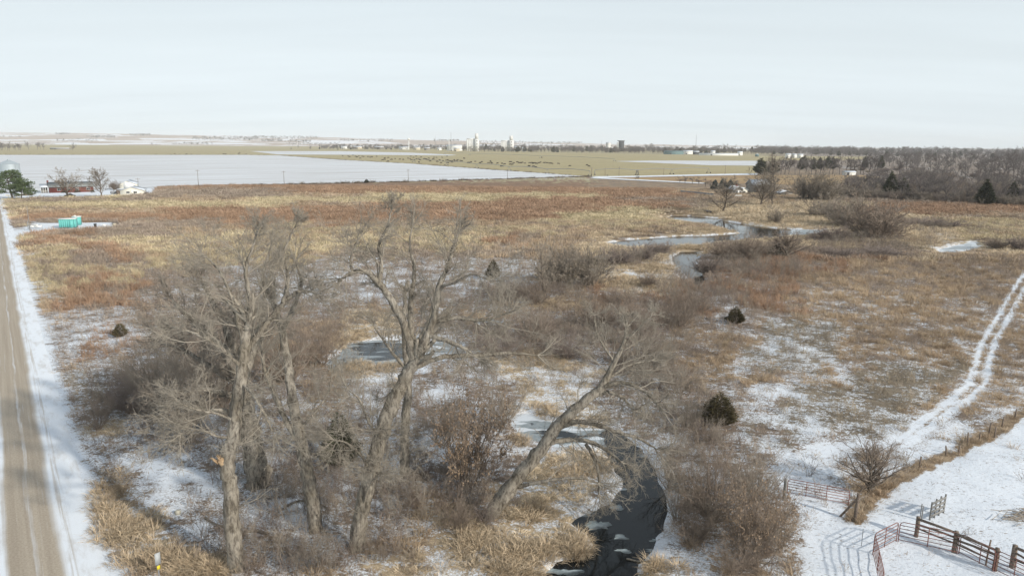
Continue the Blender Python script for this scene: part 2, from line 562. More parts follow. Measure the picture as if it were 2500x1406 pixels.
for i_, y_ in enumerate(RY):
    x0_ = 0
    for xe_, s_, c_ in ROWS[y_]:
        SN[i_, x0_:xe_ // 10] = s_; CO[i_, x0_:xe_ // 10] = KEYS.index(c_); x0_ = xe_ // 10
ker_ = np.ones(7) / 7
SN = np.stack([np.convolve(np.pad(r, 3, mode='edge'), ker_, 'valid') for r in SN])


FENCE_PX = [(2086, 1271), (2130, 1215), (2244, 1140), (2310, 1108), (2340, 1108), (2362, 1085), (2390, 1072), (2414, 1058), (2446, 1040), (2478, 1017), (2560, 975)]
FENCE = np.array([tuple(at(x, y))[:2] for x, y in FENCE_PX])
PADDOCK = np.array(list(map(tuple, FENCE)) + [tuple(at(2900, 1050))[:2], tuple(at(2900, 1500))[:2], tuple(at(1990, 1500))[:2], tuple(at(1960, 1300))[:2]])


def line_dist(x, y, pts):
    d2 = np.full(np.shape(x), 1e18)
    for a, b in zip(pts[:-1], pts[1:]):
        e = b - a
        t = np.clip(((x - a[0]) * e[0] + (y - a[1]) * e[1]) / max(e @ e, 1e-9), 0, 1)
        d2 = np.minimum(d2, (x - a[0] - t * e[0]) ** 2 + (y - a[1] - t * e[1]) ** 2)
    return np.sqrt(d2)


PADPOLY = np.array([tuple(at(*p))[:2] for p in [(40, 561), (92, 545), (180, 544), (285, 543), (290, 552), (250, 556), (150, 560), (80, 568), (20, 590)]])
YARD = np.array([tuple(at(*p))[:2] for p in [(-500, 500), (-500, 440), (330, 440), (400, 457), (385, 475), (330, 479), (60, 486), (0, 491)]])
TRACK_PX = [[(2500, 668), (2462, 728), (2425, 790), (2392, 850), (2377, 905), (2368, 935), (2310, 985), (2245, 1032), (2195, 1075)],
            [(2510, 690), (2490, 725), (2462, 775), (2432, 830), (2415, 880), (2405, 935), (2350, 985), (2285, 1030), (2215, 1085)]]
TRACKS = [np.array([tuple(at(x, y))[:2] for x, y in t]) for t in TRACK_PX]


def cover(x, y):
    """snow 0..1 and plant colour index at ground points"""
    x = np.asarray(x, float); y = np.asarray(y, float)
    px, py = project(x, y)
    n1 = fbm(x / 9, y / 9, 40, 3) - .5; n2 = fbm(x / 9, y / 9, 50, 3) - .5
    fine = vnoise(x / 1.3, y / 1.3, 60) - .5
    ix = np.clip((px + n1 * 150 + fine * 26) / 10, 0, 249)
    fy = np.interp(py, RY, np.arange(len(RY))) + n2 * (.9 * sstep(452, 490, py) + 1.5 * sstep(530, 590, py))
    fy = np.clip(fy, 0, len(RY) - 1)
    i0 = np.floor(fy).astype(int); i1 = np.minimum(i0 + 1, len(RY) - 1); t = fy - i0
    c = CO[np.where(t + (vnoise(x / 2, y / 2, 70) - .5) * .9 > .5, i1, i0), ix.astype(int)]
    sw = fbm(x / 2.6, y / 2.6, 160, 3)
    c = np.where((c == KEYS.index('y')) & (py > 540), np.where(sw > .60, KEYS.index('b'), np.where(sw < .40, KEYS.index('o'), c)), c)
    c = np.where((c == KEYS.index('r')) & (py > 540) & (sw > .56), KEYS.index('o'), c)
    c = np.where((c == KEYS.index('o')) & (sw > .58), KEYS.index('b'), c)
    s = (SN[i0, ix.astype(int)] * (1 - t) + SN[i1, ix.astype(int)] * t) / 10
    s = np.where((s > .48) & (s < .86), .48 + (s - .48) * .6, s)
    s = s + (fbm(x / 3.5, y / 3.5, 80, 3) - .5) * .55 * (1 - np.abs(2 * s - 1) * .5)
    cl = fbm(x / 1.4, y / 1.4, 120, 4)
    s = s + (.5 - cl) * 1.1 * (1 - sstep(.85, 1.0, s)) * sstep(.02, .2, s) * (1 - sstep(150, 320, y) * .6)
    nearby = (1 - sstep(110, 230, y))
    s = np.where(s > .05, s * (1 - .27 * nearby) + .19 * nearby, s)
    w = road_w(x, y)
    ry = sstep(3.2, .6, w) if False else 1 - sstep(.3, 1.2, w + (vnoise(x / 1.5, y / 1.5, 90) - .5) * .8)
    s = np.maximum(s, ry)
    s = np.where((w > 1.2) & (w < 3.2), np.minimum(s, .45 + .5 * (vnoise(x * .5, y * .5, 91))), s)
    pad = poly_sd(x, y, PADDOCK) + (vnoise(x / 1.2, y / 1.2, 92) - .5) * .8
    s = np.where(pad < 0, 1.0, s)
    fd = line_dist(x, y, FENCE)
    s = np.where((fd < .5 + .5 * (vnoise(x / 1.5, y / 1.5, 97) - .3)) & (y < 90), np.minimum(s, .1), s)
    c = np.where((fd < .9), 1, c)
    s = np.maximum(s, 1 - sstep(-1.0, .6, poly_sd(x, y, PADPOLY)))
    yd = poly_sd(x, y, YARD)
    s = np.where((y < 900), np.maximum(s, 1 - sstep(-4, 2, yd)), s)
    for tr in TRACKS:
        td = line_dist(x, y, tr) + (vnoise(x / .8, y / .8, 93) - .5) * .3
        s = np.maximum(s, 1 - sstep(.25, .6, td))
    cs = creek_sd(x, y)
    s = np.where((cs > -.5) & (cs < 1.0), np.maximum(s, .75 * (vnoise(x / 2.5, y / 2.5, 94) > .45)), s)
    return np.clip(s, 0, 1), c


# ------------------------------------------------------------------ ground sheet
def geom(a, b, s0, s1):
    out = [a]
    while out[-1] < b:
        t = (out[-1] - a) / (b - a)
        out.append(out[-1] + s0 + (s1 - s0) * t)
    out[-1] = b
    return out


gx = np.array(sorted(set(np.round(-np.array(geom(260, 9000, 6, 900)), 3)) | set(np.round(-np.array(geom(42, 260, .8, 5)), 3)) |
                     set(np.round(geom(-42, 110, .55, .55), 3)) | set(np.round(geom(110, 330, .8, 5), 3)) | set(np.round(geom(330, 9000, 6, 900), 3))))
gy = np.array(sorted(set(np.round(geom(-300, 22, 60, 4), 3)) | set(np.round(geom(22, 120, .38, .7), 3)) | set(np.round(geom(120, 290, .7, 1.3), 3)) |
                     set(np.round(geom(290, 480, 1.6, 4), 3)) | set(np.round(geom(480, 9000, 6, 600), 3))))
GX, GY = np.meshgrid(gx, gy)
xf, yf = GX.ravel(), GY.ravel()
zf = ground_z(xf, yf)
nx, ny = len(gx), len(gy)
ii = (np.arange(ny - 1)[:, None] * nx + np.arange(nx - 1)[None, :]).ravel()
gm = MB().add(np.stack([xf, yf, zf], 1), np.stack([ii, ii + 1, ii + nx + 1, ii + nx], 1))

t = NT('meadow_ground')
snowA = t.attr('snow').outputs['Fac']
tintA = t.attr('tint').outputs['Color']
P = t.pos()
nA = t.noise(P, 2.6, 6.0, 0.65)
nB = t.noise(t.mapping(P, (0.35, 0.9, 1), (0, 0, 0.5)), 1.3, 4.0, 0.6)
nC = t.noise(P, 9.0, 4.0, 0.6)
soil = t.mix(t.range(nC, 0.3, 0.7), t.mix(1.0, tintA, (.62, .60, .58), 'MULTIPLY'), t.mix(1.0, tintA, (1.25, 1.22, 1.15), 'MULTIPLY'))
soil = t.mix(t.range(nB, .35, .65), soil, t.mix(1.0, soil, (.72, .70, .70), 'MULTIPLY'))
# snow: full where the cover is 1, patchy below
nD = t.noise(t.mapping(P, (1, 1.25, 1)), 1.7, 8.0, 0.78)
nE = t.noise(t.mapping(P, (1, 2.0, 1), (0, 0, .4)), 3.2, 5.0, 0.7)
lev = t.math('ADD', snowA, t.math('MULTIPLY', t.math('SUBTRACT', t.math('MULTIPLY_ADD', nD, .7, t.math('MULTIPLY', nB, .3)), .5), 3.6))
mask = t.range(lev, .42, .62)
nF = t.noise(P, 7.0, 3, .6)
litter = t.math('MULTIPLY', t.range(nF, .44, .58), t.range(t.math('SUBTRACT', .93, snowA), 0.0, .3, 0, .8))
speck = t.math('MULTIPLY', t.range(nE, .55, .64), t.range(t.noise(P, .45, 4, .6), .36, .60, .22, .85))
mask = t.math('SUBTRACT', t.math('SUBTRACT', mask, speck, clamp=True), litter, clamp=True)
snowc = t.mix(t.range(nC, .25, .75), (.77, .805, .85), (.68, .72, .775))
t.bump(t.math('MULTIPLY_ADD', nC, .5, nA), .55, .10)
MATS['ground'] = t.done(t.mix(mask, soil, snowc), .9)

gme = gm.mesh('ground', MATS['ground'], smooth=True)
sA, cA = cover(xf, yf)
tA = PALA[cA] * (0.85 + 0.3 * vnoise(xf / 5, yf / 5, 33))[:, None]
a = gme.attributes.new('snow', 'FLOAT', 'POINT'); a.data.foreach_set('value', sA.astype(np.float32))
a = gme.attributes.new('tint', 'FLOAT_COLOR', 'POINT'); a.data.foreach_set('color', np.concatenate([tA, np.ones((len(tA), 1))], 1).astype(np.float32).ravel())
ground = link('ground', gme); ground['kind'] = 'structure'

# ------------------------------------------------------------------ creek water, part frozen
t = NT('creek_water')
P = t.pos()
ice_a = t.attr('ice').outputs['Fac']
n1 = t.noise(t.mapping(P, (.25, .8, 1), (0, 0, .3)), .9, 4, .55, .6)
n2 = t.noise(P, 3.0, 4, .6)
icef = t.range(t.math('ADD', ice_a, t.math('MULTIPLY', t.math('SUBTRACT', n1, .5), 1.5)), .45, .62)
icec = t.mix(t.range(n2, .3, .7), (.20, .235, .25), (.30, .335, .35))
dust = t.range(t.math('ADD', t.math('MULTIPLY', ice_a, .5), t.math('MULTIPLY', t.math('SUBTRACT', t.noise(t.mapping(P, (.2, 1.0, 1), (0, 0, .3)), .8, 3, .5), .5), 2.0)), .50, .60)
icec = t.mix(t.math('MULTIPLY', dust, .85), icec, (.70, .74, .78))
colr = t.mix(icef, (.007, .009, .010), icec)
t.put(t.b.inputs['Roughness'], t.mix(icef, (.05, .05, .05), (.35, .35, .35)))
t.put(t.b.inputs['Base Color'], colr)
t.b.inputs['Specular IOR Level'].default_value = .25
t.bump(n2, .05, .05)
MATS['water'] = t.m
wx = np.arange(-40, 150, 1.0); wy = np.arange(18, 300, 1.0)
WXX, WYY = np.meshgrid(wx, wy); wxf, wyf = WXX.ravel(), WYY.ravel()
wi = (np.arange(len(wy) - 1)[:, None] * len(wx) + np.arange(len(wx) - 1)[None, :]).ravel()
wsd = creek_sd(wxf + .5, wyf + .5)
keep = wsd[wi] < 4.0
wi = wi[keep]
wq = np.stack([wi, wi + 1, wi + len(wx) + 1, wi + len(wx)], 1)
wme = MB().add(np.stack([wxf, wyf, np.full(len(wxf), WZ)], 1), wq).mesh('creek', MATS['water'])
wpx, wpy = project(wxf, wyf, WZ)
ice = np.where(wpy > 1100, -.45, np.where(wpy > 990, .45, np.where(wpy > 760, .42, np.where(wpy > 615, -.05, .02))))
ice = np.where((wpx > 1480) & (wpy > 1040), -.5, ice)
ice = np.where((wpx > 1640) & (wpy < 620) & (wpy > 500), .14, ice)
ice = np.where((wpx > 1930) & (wpy < 620), .95, ice)
ice = np.where((wpx > 1000) & (wpx < 1200) & (wpy > 800) & (wpy < 900), .95, ice)
ice = ice + np.where(wpy > 1000, .85, .4) * sstep(-1.5, -.1, creek_sd(wxf, wyf))
a = wme.attributes.new('ice', 'FLOAT', 'POINT'); a.data.foreach_set('value', ice.astype(np.float32))
# drop the loose vertices
import bmesh
bm_ = bmesh.new(); bm_.from_mesh(wme)
bmesh.ops.delete(bm_, geom=[v for v in bm_.verts if not v.link_faces], context='VERTS')
bm_.to_mesh(wme); bm_.free()
creek = link('creek', wme); creek['kind'] = 'structure'

# ------------------------------------------------------------------ gravel road with snowy shoulders
wr = float(road_w(*tuple(at(112, 1200))[:2])); wc_ = float(road_w(*tuple(at(68, 1200))[:2])); wl_ = float(road_w(*tuple(at(9, 1200))[:2]))
t = NT('gravel_road')
uvn = t.n.new('ShaderNodeUVMap'); uvn.uv_map = 'UVMap'
uv = uvn.outputs[0]
sx = t.n.new('ShaderNodeSeparateXYZ'); t.l.new(uv, sx.inputs[0]); U = sx.outputs[0]
st = t.noise(t.mapping(uv, (2.6, .035, 1)), 1.0, 5, .6)
st2 = t.noise(t.mapping(uv, (7.0, .10, 1)), 1.0, 4, .6)
fi = t.noise(t.mapping(uv, (1, 1, 1)), 7.0, 4, .6)
blot = t.noise(t.mapping(uv, (.6, .10, 1)), 1.0, 3, .6)
grav = t.mix(t.range(st, .3, .7), (.47, .405, .325), (.39, .33, .262))
grav = t.mix(t.range(fi, .3, .75), grav, t.mix(1.0, grav, (.78, .77, .75), 'MULTIPLY'))
lowf = t.noise(t.mapping(uv, (.02, .07, 1)), 1.0, 4, .6)
wob = t.math('MULTIPLY_ADD', t.math('SUBTRACT', lowf, .5), .9, t.math('MULTIPLY_ADD', t.math('SUBTRACT', st, .5), .6, U))
right = t.range(wob, wr - .10, wr + .55)
left = t.range(wob, wl_ + .15, wl_ - .25)
ctr = t.math('MULTIPLY', t.range(t.math('ABSOLUTE', t.math('SUBTRACT', wob, wc_)), .16, .02), t.math('MULTIPLY', t.range(blot, .35, .65, .05, .6), t.range(st2, .35, .55, .25, 1.0)))
streak = t.math('MULTIPLY', t.range(st2, .58, .75), .22)
sn = t.math('MAXIMUM', t.math('MAXIMUM', right, left), t.math('MAXIMUM', ctr, streak))
# tyre marks pressed into the shoulder snow
tyre = t.math('MULTIPLY', t.range(t.math('ABSOLUTE', t.math('SUBTRACT', U, wr + .75)), .35, .1), t.range(st2, .42, .62))
sn = t.math('SUBTRACT', sn, t.math('MULTIPLY', tyre, .55), clamp=True)
sn = t.math('SUBTRACT', sn, t.math('MULTIPLY', t.range(fi, .66, .8), .35), clamp=True)
t.bump(t.math('MULTIPLY_ADD', fi, .4, st2), .35, .06)
dirt = t.noise(t.mapping(uv, (.8, .22, 1)), 1.0, 6, .7)
rsnow = t.mix(t.range(dirt, .45, .70), (.76, .795, .84), (.60, .60, .60))
MATS['road'] = t.done(t.mix(sn, grav, rsnow), .9)
ws = np.array([-16.0, wl_ - 3.2, wl_ - 1.5, wl_, wc_ - .8, wc_, wc_ + .8, wr, wr * .5, -0.4, 0.25])
ws = np.sort(ws)
ls = np.concatenate([np.arange(-70, 400, 2.0), np.arange(400, 1500, 40.0)])
Wg, Lg = np.meshgrid(ws, ls)
zr = np.where((Wg > .2), -.03, .06) + .05 * np.exp(-((Wg - wc_) / 3.0) ** 2)
V = np.stack([RA.x + RN.x * Wg + RD.x * Lg, RA.y + RN.y * Wg + RD.y * Lg, zr], -1).reshape(-1, 3)
ri = (np.arange(len(ls) - 1)[:, None] * len(ws) + np.arange(len(ws) - 1)[None, :]).ravel()
rme = MB().add(V, np.stack([ri, ri + 1, ri + len(ws) + 1, ri + len(ws)], 1)).mesh('gravel_road', MATS['road'], smooth=True)
uvl = rme.uv_layers.new(name='UVMap')
li = np.zeros(len(rme.loops), np.int32); rme.loops.foreach_get('vertex_index', li)
uvl.data.foreach_set('uv', np.stack([Wg.ravel()[li], Lg.ravel()[li]], 1).astype(np.float32).ravel())
road = link('gravel_road', rme); road['kind'] = 'structure'

# ------------------------------------------------------------------ far fields, each a sheet of its own
t = NT('snowy_field')
P = t.mapping(t.pos(), (1, 1, 1), (0, 0, -ROAD_RZ))
rows = t.noise(t.mapping(P, (.006, .16, 1)), 1.0, 5, .65)
rows2 = t.noise(t.mapping(P, (.012, .9, 1)), 1.0, 3, .6)
pat = t.noise(P, .02, 4, .6)
f = t.math('MULTIPLY', t.range(t.math('MULTIPLY_ADD', rows, .55, t.math('MULTIPLY', rows2, .45)), .42, .60), .95)
MATS['snow_field'] = t.done(t.mix(f, t.mix(pat, (.76, .785, .815), (.68, .705, .74)), (.47, .455, .44)), .9)
t = NT('pasture')
P = t.mapping(t.pos(), (1, 1, 1), (0, 0, -ROAD_RZ))
a1 = t.noise(t.mapping(P, (.003, .02, 1)), 1.0, 5, .6); a2 = t.noise(P, .05, 5, .7); a3 = t.noise(P, .35, 3, .6)
c = t.mix(t.range(a1, .3, .7), (.47, .40, .225), (.40, .35, .20))
c = t.mix(t.range(a2, .35, .7), c, (.38, .31, .175))
MATS['pasture'] = t.done(t.mix(t.range(a3, .35, .7), c, t.mix(1.0, c, (.8, .8, .78), 'MULTIPLY')), .95)
t = NT('stubble_field')
P = t.pos()
a1 = t.noise(t.mapping(P, (.01, .06, 1)), 1.0, 5, .65); a3 = t.noise(P, .4, 4, .7)
c = t.mix(t.range(a1, .35, .65), (.36, .235, .13), (.46, .34, .18))
MATS['stubble'] = t.done(t.mix(t.range(a3, .35, .7), c, t.mix(1.0, c, (.7, .68, .66), 'MULTIPLY')), .95)
t = NT('packed_snow')
a3 = t.noise(t.pos(), .3, 4, .7)
MATS['packed_snow'] = t.done(t.mix(t.range(a3, .4, .7), (.80, .83, .87), (.60, .60, .60)), .9)

def fsheet(name, pxs, z, mat):
    return sheet(name, [at(x, y, z) for x, y in pxs], z, MATS[mat])

fsheet('pasture', [(-1200, 379), (-1200, 353), (0, 352.8), (830, 357.5), (1130, 367), (1300, 371), (1660, 378.5), (1900, 381), (2130, 383), (2100, 390), (1860, 393), (1850, 425), (1445, 431.5), (1000, 410), (600, 380)], .08, 'pasture')
fsheet('snow_field', [(-900, 380), (0, 378.5), (600, 378.5), (690, 380), (830, 390), (1000, 399.5), (1200, 414), (1440, 431), (1000, 443.5), (380, 457.5), (200, 463), (0, 470), (-900, 500)], .16, 'snow_field')
fsheet('snow_field', [(610, 369.5), (830, 369.5), (1000, 373), (1115, 378.5), (1100, 380), (900, 378.5), (680, 377.5)], .16, 'snow_field')
fsheet('snow_field', [(1500, 394), (1590, 392.5), (1850, 393), (1850, 404.5), (1740, 404), (1600, 398)], .16, 'snow_field')
fsheet('stubble_field', [(1480, 435), (1720, 430.5), (1850, 428), (2110, 428), (2150, 432), (2060, 447), (1960, 452), (1730, 447)], .12, 'stubble')
fsheet('farm_lane', [(1438, 431), (1560, 429.3), (1850, 423), (1850, 427), (1700, 429.5), (1470, 434.5)], .20, 'packed_snow')
fsheet('farm_lane', [(1452, 433), (1722, 446.5), (1720, 448.5), (1440, 435.3)], .24, 'packed_snow')

# ------------------------------------------------------------------ rolling hills to the north-west
rid_x = np.array([-1600, -600, 0, 200, 450, 620, 800, 1000, 1150, 1300, 1500, 1700, 1900]); rid_y = np.array([324, 322, 323, 326, 331, 333, 337, 343, 345, 348.5, 352, 355, 358])
hx = np.linspace(-1600, 1900, 200)
hor = CY - F_PX * math.tan(PITCH) + (hx - CX) * -0.0 + 0
_, hor = project(np.array([at(k, 500).x * 400 for k in hx]), np.array([at(k, 500).y * 400 for k in hx]), H)
hd = np.linspace(4000, 9000, 46)
hv = []
for i, k in enumerate(hx):
    d = ray(k, 362); u = d.x / d.y
    rz = max(4.0, H + (hor[i] - np.interp(k, rid_x, rid_y)) / F_PX * 8300)
    for j, y in enumerate(hd):
        s = float(sstep(4000, 8400, y)) ** 1.15
        n = fbm(u * y / 900, y / 900, 11, 4) - .45
        n2 = fbm(u * y / 2500, y / 1400, 13, 2) - .5
        z = rz * s + (55 * n + 40 * n2) * float(sstep(4100, 5400, y)) * (.35 + .65 * min(1, rz / 110)) * (1 - .35 * s)
        hv.append((u * y, y, max(z, -.5 if y < 4050 else .4)))
hi = (np.arange(len(hx) - 1)[:, None] * len(hd) + np.arange(len(hd) - 1)[None, :]).ravel()
t = NT('hill_fields')
P = t.mapping(t.pos(), (1, 1, 0), (0, 0, -ROAD_RZ))
wob = t.noise(P, .0015, 3, .6)
vor = t.n.new('ShaderNodeTexVoronoi'); vor.distance = 'CHEBYCHEV'; vor.inputs['Randomness'].default_value = .75
vor.inputs['Scale'].default_value = .0028
t.l.new(P, vor.inputs['Vector'])
sc = t.n.new('ShaderNodeSeparateColor'); t.l.new(vor.outputs['Color'], sc.inputs[0])
fine = t.noise(t.mapping(P, (.5, 1, 1)), .006, 6, .7)
f = t.math('MULTIPLY_ADD', t.math('SUBTRACT', fine, .5), 1.3, sc.outputs[0])
c = t.mix(t.range(f, .38, .50), (.42, .33, .27), (.78, .79, .82))
c = t.mix(t.range(f, .80, .88), c, (.46, .38, .32))
c = t.mix(t.range(t.noise(t.mapping(P, (.35, 1, 1)), .004, 7, .75), .56, .66, 0, .75), c, (.20, .17, .16))
MATS['hills'] = t.done(c, .95)
hme = MB().add(np.array(hv), np.stack([hi, hi + len(hd), hi + len(hd) + 1, hi + 1], 1)).mesh('hills', MATS['hills'], smooth=True)
hills = link('hills', hme); hills['kind'] = 'structure'
HV = np.array(hv).reshape(len(hx), len(hd), 3)


def hill_point(px, py):
    """first hill vertex column point that shows at this height in the view"""
    i = int(np.clip(np.interp(px, hx, np.arange(len(hx))), 0, len(hx) - 1))
    colv = HV[i]
    qx, qy = project(colv[:, 0], colv[:, 1], colv[:, 2])
    j = int(np.argmax(qy <= py)) if (qy <= py).any() else len(hd) - 6
    f = (px - hx[i]) / (hx[1] - hx[0])
    return Vector(colv[j]) + Vector((f * (hx[1] - hx[0]) / F_PX * colv[j][1], 0, 0))

# ------------------------------------------------------------------ plants: growing twigs
def unit(v):
    return v / np.maximum(np.linalg.norm(v, axis=-1, keepdims=True), 1e-9)


def grow(rs, P0, D0, L, R0, K, curl, up, taper=.35):
    P = [P0]; D = unit(D0)
    for k in range(K):
        D = unit(D + curl * rs.normal(size=D.shape) + np.array([0, 0, up]))
        P.append(P[-1] + D * (L / K)[:, None])
    return np.stack(P, 1), R0[:, None] * np.linspace(1, taper, K + 1)[None, :]


def spawn(rs, P, R, L, m, t0, t1, a0, a1, lr, rr, fall=.55):
    """m side shoots per branch"""
    N, K1, _ = P.shape
    idx = np.repeat(np.arange(N), m)
    tt = t0 + (t1 - t0) * rs.random(N * m)
    s = tt * (K1 - 1); k = np.minimum(s.astype(int), K1 - 2); f = (s - k)[:, None]
    p = P[idx, k] * (1 - f) + P[idx, k + 1] * f
    T = unit(P[idx, k + 1] - P[idx, k])
    q = rs.normal(size=T.shape); q = unit(q - (q * T).sum(1, keepdims=True) * T)
    an = np.radians(a0 + (a1 - a0) * rs.random(N * m))[:, None]
    D = np.cos(an) * T + np.sin(an) * q
    Ln = L[idx] * lr * (1 - fall * tt) * (.6 + .8 * rs.random(N * m))
    Rn = (R[idx, k] * (1 - f[:, 0]) + R[idx, k + 1] * f[:, 0]) * rr
    return p, D, Ln, Rn


def catmull(pts, rad, n=6):
    pts = np.asarray(pts, float); rad = np.asarray(rad, float)
    q = np.concatenate([[2 * pts[0] - pts[1]], pts, [2 * pts[-1] - pts[-2]]])
    out = []; ro = []
    for i in range(len(pts) - 1):
        p0, p1, p2, p3 = q[i:i + 4]
        for t in np.linspace(0, 1, n, endpoint=False):
            out.append(.5 * ((2 * p1) + (-p0 + p2) * t + (2 * p0 - 5 * p1 + 4 * p2 - p3) * t * t + (-p0 + 3 * p1 - 3 * p2 + p3) * t ** 3))
            ro.append(rad[i] * (1 - t) + rad[i + 1] * t)
    out.append(pts[-1]); ro.append(rad[-1])
    return np.array(out), np.array(ro)


# bark and twig materials
def bark_mat(name, c1, c2, zs=1.1):
    t = NT(name)
    v = t.mapping(t.objc(), (5.5, 5.5, zs))
    n = t.noise(v, 1.0, 6, .7, .4); n2 = t.noise(t.objc(), .8, 3, .5)
    c = t.mix(t.range(n, .36, .60), c2, c1)
    c = t.mix(t.range(n2, .35, .65), c, t.mix(1.0, c, (.62, .60, .56), 'MULTIPLY'))
    n3 = t.noise(t.mapping(t.objc(), (11, 11, 2.2)), 1.0, 4, .6)
    c = t.mix(t.range(n3, .55, .75, 0, .5), c, (.45, .42, .36))
    t.bump(n, .7, .08)
    MATS[name] = t.done(c, .9)


bark_mat('cottonwood_bark', (.345, .31, .258), (.125, .107, .088), 1.7)
bark_mat('dark_bark', (.22, .185, .15), (.09, .07, .055))


def twig_mat(name, c, rnd=.35):
    t = NT(name)
    k = t.math('MULTIPLY_ADD', t.rand(), rnd, 1 - rnd / 2)
    n = t.noise(t.objc(), .9, 3, .6)
    k = t.math('MULTIPLY', k, t.math('MULTIPLY_ADD', n, .8, .6))
    hs = t.n.new('ShaderNodeHueSaturation'); hs.inputs['Color'].default_value = (*c, 1); t.l.new(k, hs.inputs['Value'])
    MATS[name] = t.done(hs.outputs[0], .85)


twig_mat('twig_pale', (.315, .28, .23), .1)
twig_mat('twig_grey', (.285, .245, .20))
twig_mat('twig_brown', (.25, .20, .16))
twig_mat('twig_mauve', (.245, .20, .175))
twig_mat('twig_far', (.165, .145, .137))
twig_mat('dead_leaf', (.28, .205, .14))
twig_mat('evergreen', (.080, .082, .050))
twig_mat('cedar_brown', (.10, .082, .042))
twig_mat('pine_green', (.085, .115, .05))
twig_mat('spruce_blue', (.085, .11, .105))


# ------------------------------------------------------------------ shared shapes: shrubs, small trees, conifers (unit about 5 m)
def shrub_mesh(name, seed, n=34, h=5.0, spread=58, base=.35, m1=6, m2=6, r=.028, tw=.009, mat='twig_grey', up=.05, curl=.10, leaves=0, k3=2):
    rs = np.random.default_rng(seed)
    az = rs.random(n) * 2 * math.pi; th = np.radians(spread * np.sqrt(rs.random(n)))
    D = np.stack([np.sin(th) * np.cos(az), np.sin(th) * np.sin(az), np.cos(th)], 1)
    cl = rs.integers(0, 4, n); ca = rs.random(4) * 6.283; co = np.stack([np.cos(ca), np.sin(ca)], 1) * (base * 1.6) * rs.random((4, 1)) ** .5
    P0 = np.stack([np.cos(az) * base * .5 * rs.random(n) + co[cl, 0], np.sin(az) * base * .5 * rs.random(n) + co[cl, 1], np.full(n, -.15)], 1)
    L = h * (.55 + .52 * rs.random(n)) * (.80 + .3 * rs.random(4))[cl] * (1 - .15 * (th / math.radians(75)))
    P, R = grow(rs, P0, D, L, r * (.6 + .6 * rs.random(n)), 6, curl, up, .3)
    mb = MB().tubes(P, R, 4)
    p, D, L1, R1 = spawn(rs, P, R, L, m1, .2, 1.0, 20, 55, .48, .6)
    P1, R1 = grow(rs, p, D, L1, np.maximum(R1, tw * 1.2), 4, curl * 1.3, up * .9, .4)
    mb.tubes(P1, R1, 3)
    p, D, L2, R2 = spawn(rs, P1, R1, L1, m2, .15, 1.0, 20, 60, .55, .7)
    P2, R2 = grow(rs, p, D, L2, np.full(len(p), tw), k3, curl * 1.5, up, .4)
    mb.tubes(P2, R2, 3)
    me = mb.mesh(name, MATS[mat], smooth=True)
    out = [me]
    if leaves:
        pick = rs.integers(0, len(P2), leaves)
        f = rs.random(leaves)[:, None]
        B = P2[pick, 0] * (1 - f) + P2[pick, -1] * f
        keep = rs.random(leaves) < np.clip(1.25 - B[:, 2] / h, .1, 1)
        B = B[keep]
        Dv = unit(rs.normal(size=B.shape) + np.array([0, 0, -.4]))
        out.append(MB().blades(B, Dv, .07 + .06 * rs.random(len(B)), .04 + .035 * rs.random(len(B)), .3, rs).mesh(name + '_leaves', MATS['dead_leaf']))
    return out


def small_tree_meshes(seed, h=9.0, lean=.0, clear=.18, n1=16, m1=7, m2=7, tw=.013, bark='dark_bark', twig='twig_grey', wide=.55, r0=.16, up=.05):
    """a trunk with limbs and a crown of twigs; returns (trunk, crown) meshes"""
    rs = np.random.default_rng(seed)
    P, R = grow(rs, np.array([[0, 0, -.2]]), np.array([[lean, lean * .4, 1.0]]), np.array([h * .8]), np.array([r0]), 8, .07, .02, .22)
    trunk = MB().tubes(P, R, 7)
    p, D, L1, R1 = spawn(rs, P, R, np.array([h]), n1, clear, .98, 25, 62, wide, .62, .45)
    P1, R1 = grow(rs, p, D, L1, np.maximum(R1, tw * 1.6), 6, .11, up, .25)
    trunk.tubes(P1, R1, 4)
    crown = MB()
    p, D, L2, R2 = spawn(rs, P1, R1, L1, m1, .18, 1.0, 22, 58, .46, .6)
    P2, R2 = grow(rs, p, D, L2, np.maximum(R2, tw), 4, .13, up, .4)
    crown.tubes(P2, R2, 3)
    p, D, L3, R3 = spawn(rs, P2, R2, L2, m2, .12, 1.0, 22, 60, .52, .7)
    P3, R3 = grow(rs, p, D, L3, np.full(len(p), tw), 2, .15, up, .4)
    crown.tubes(P3, R3, 3)
    return trunk.mesh('trunk', MATS[bark], True), crown.mesh('crown', MATS[twig], True)


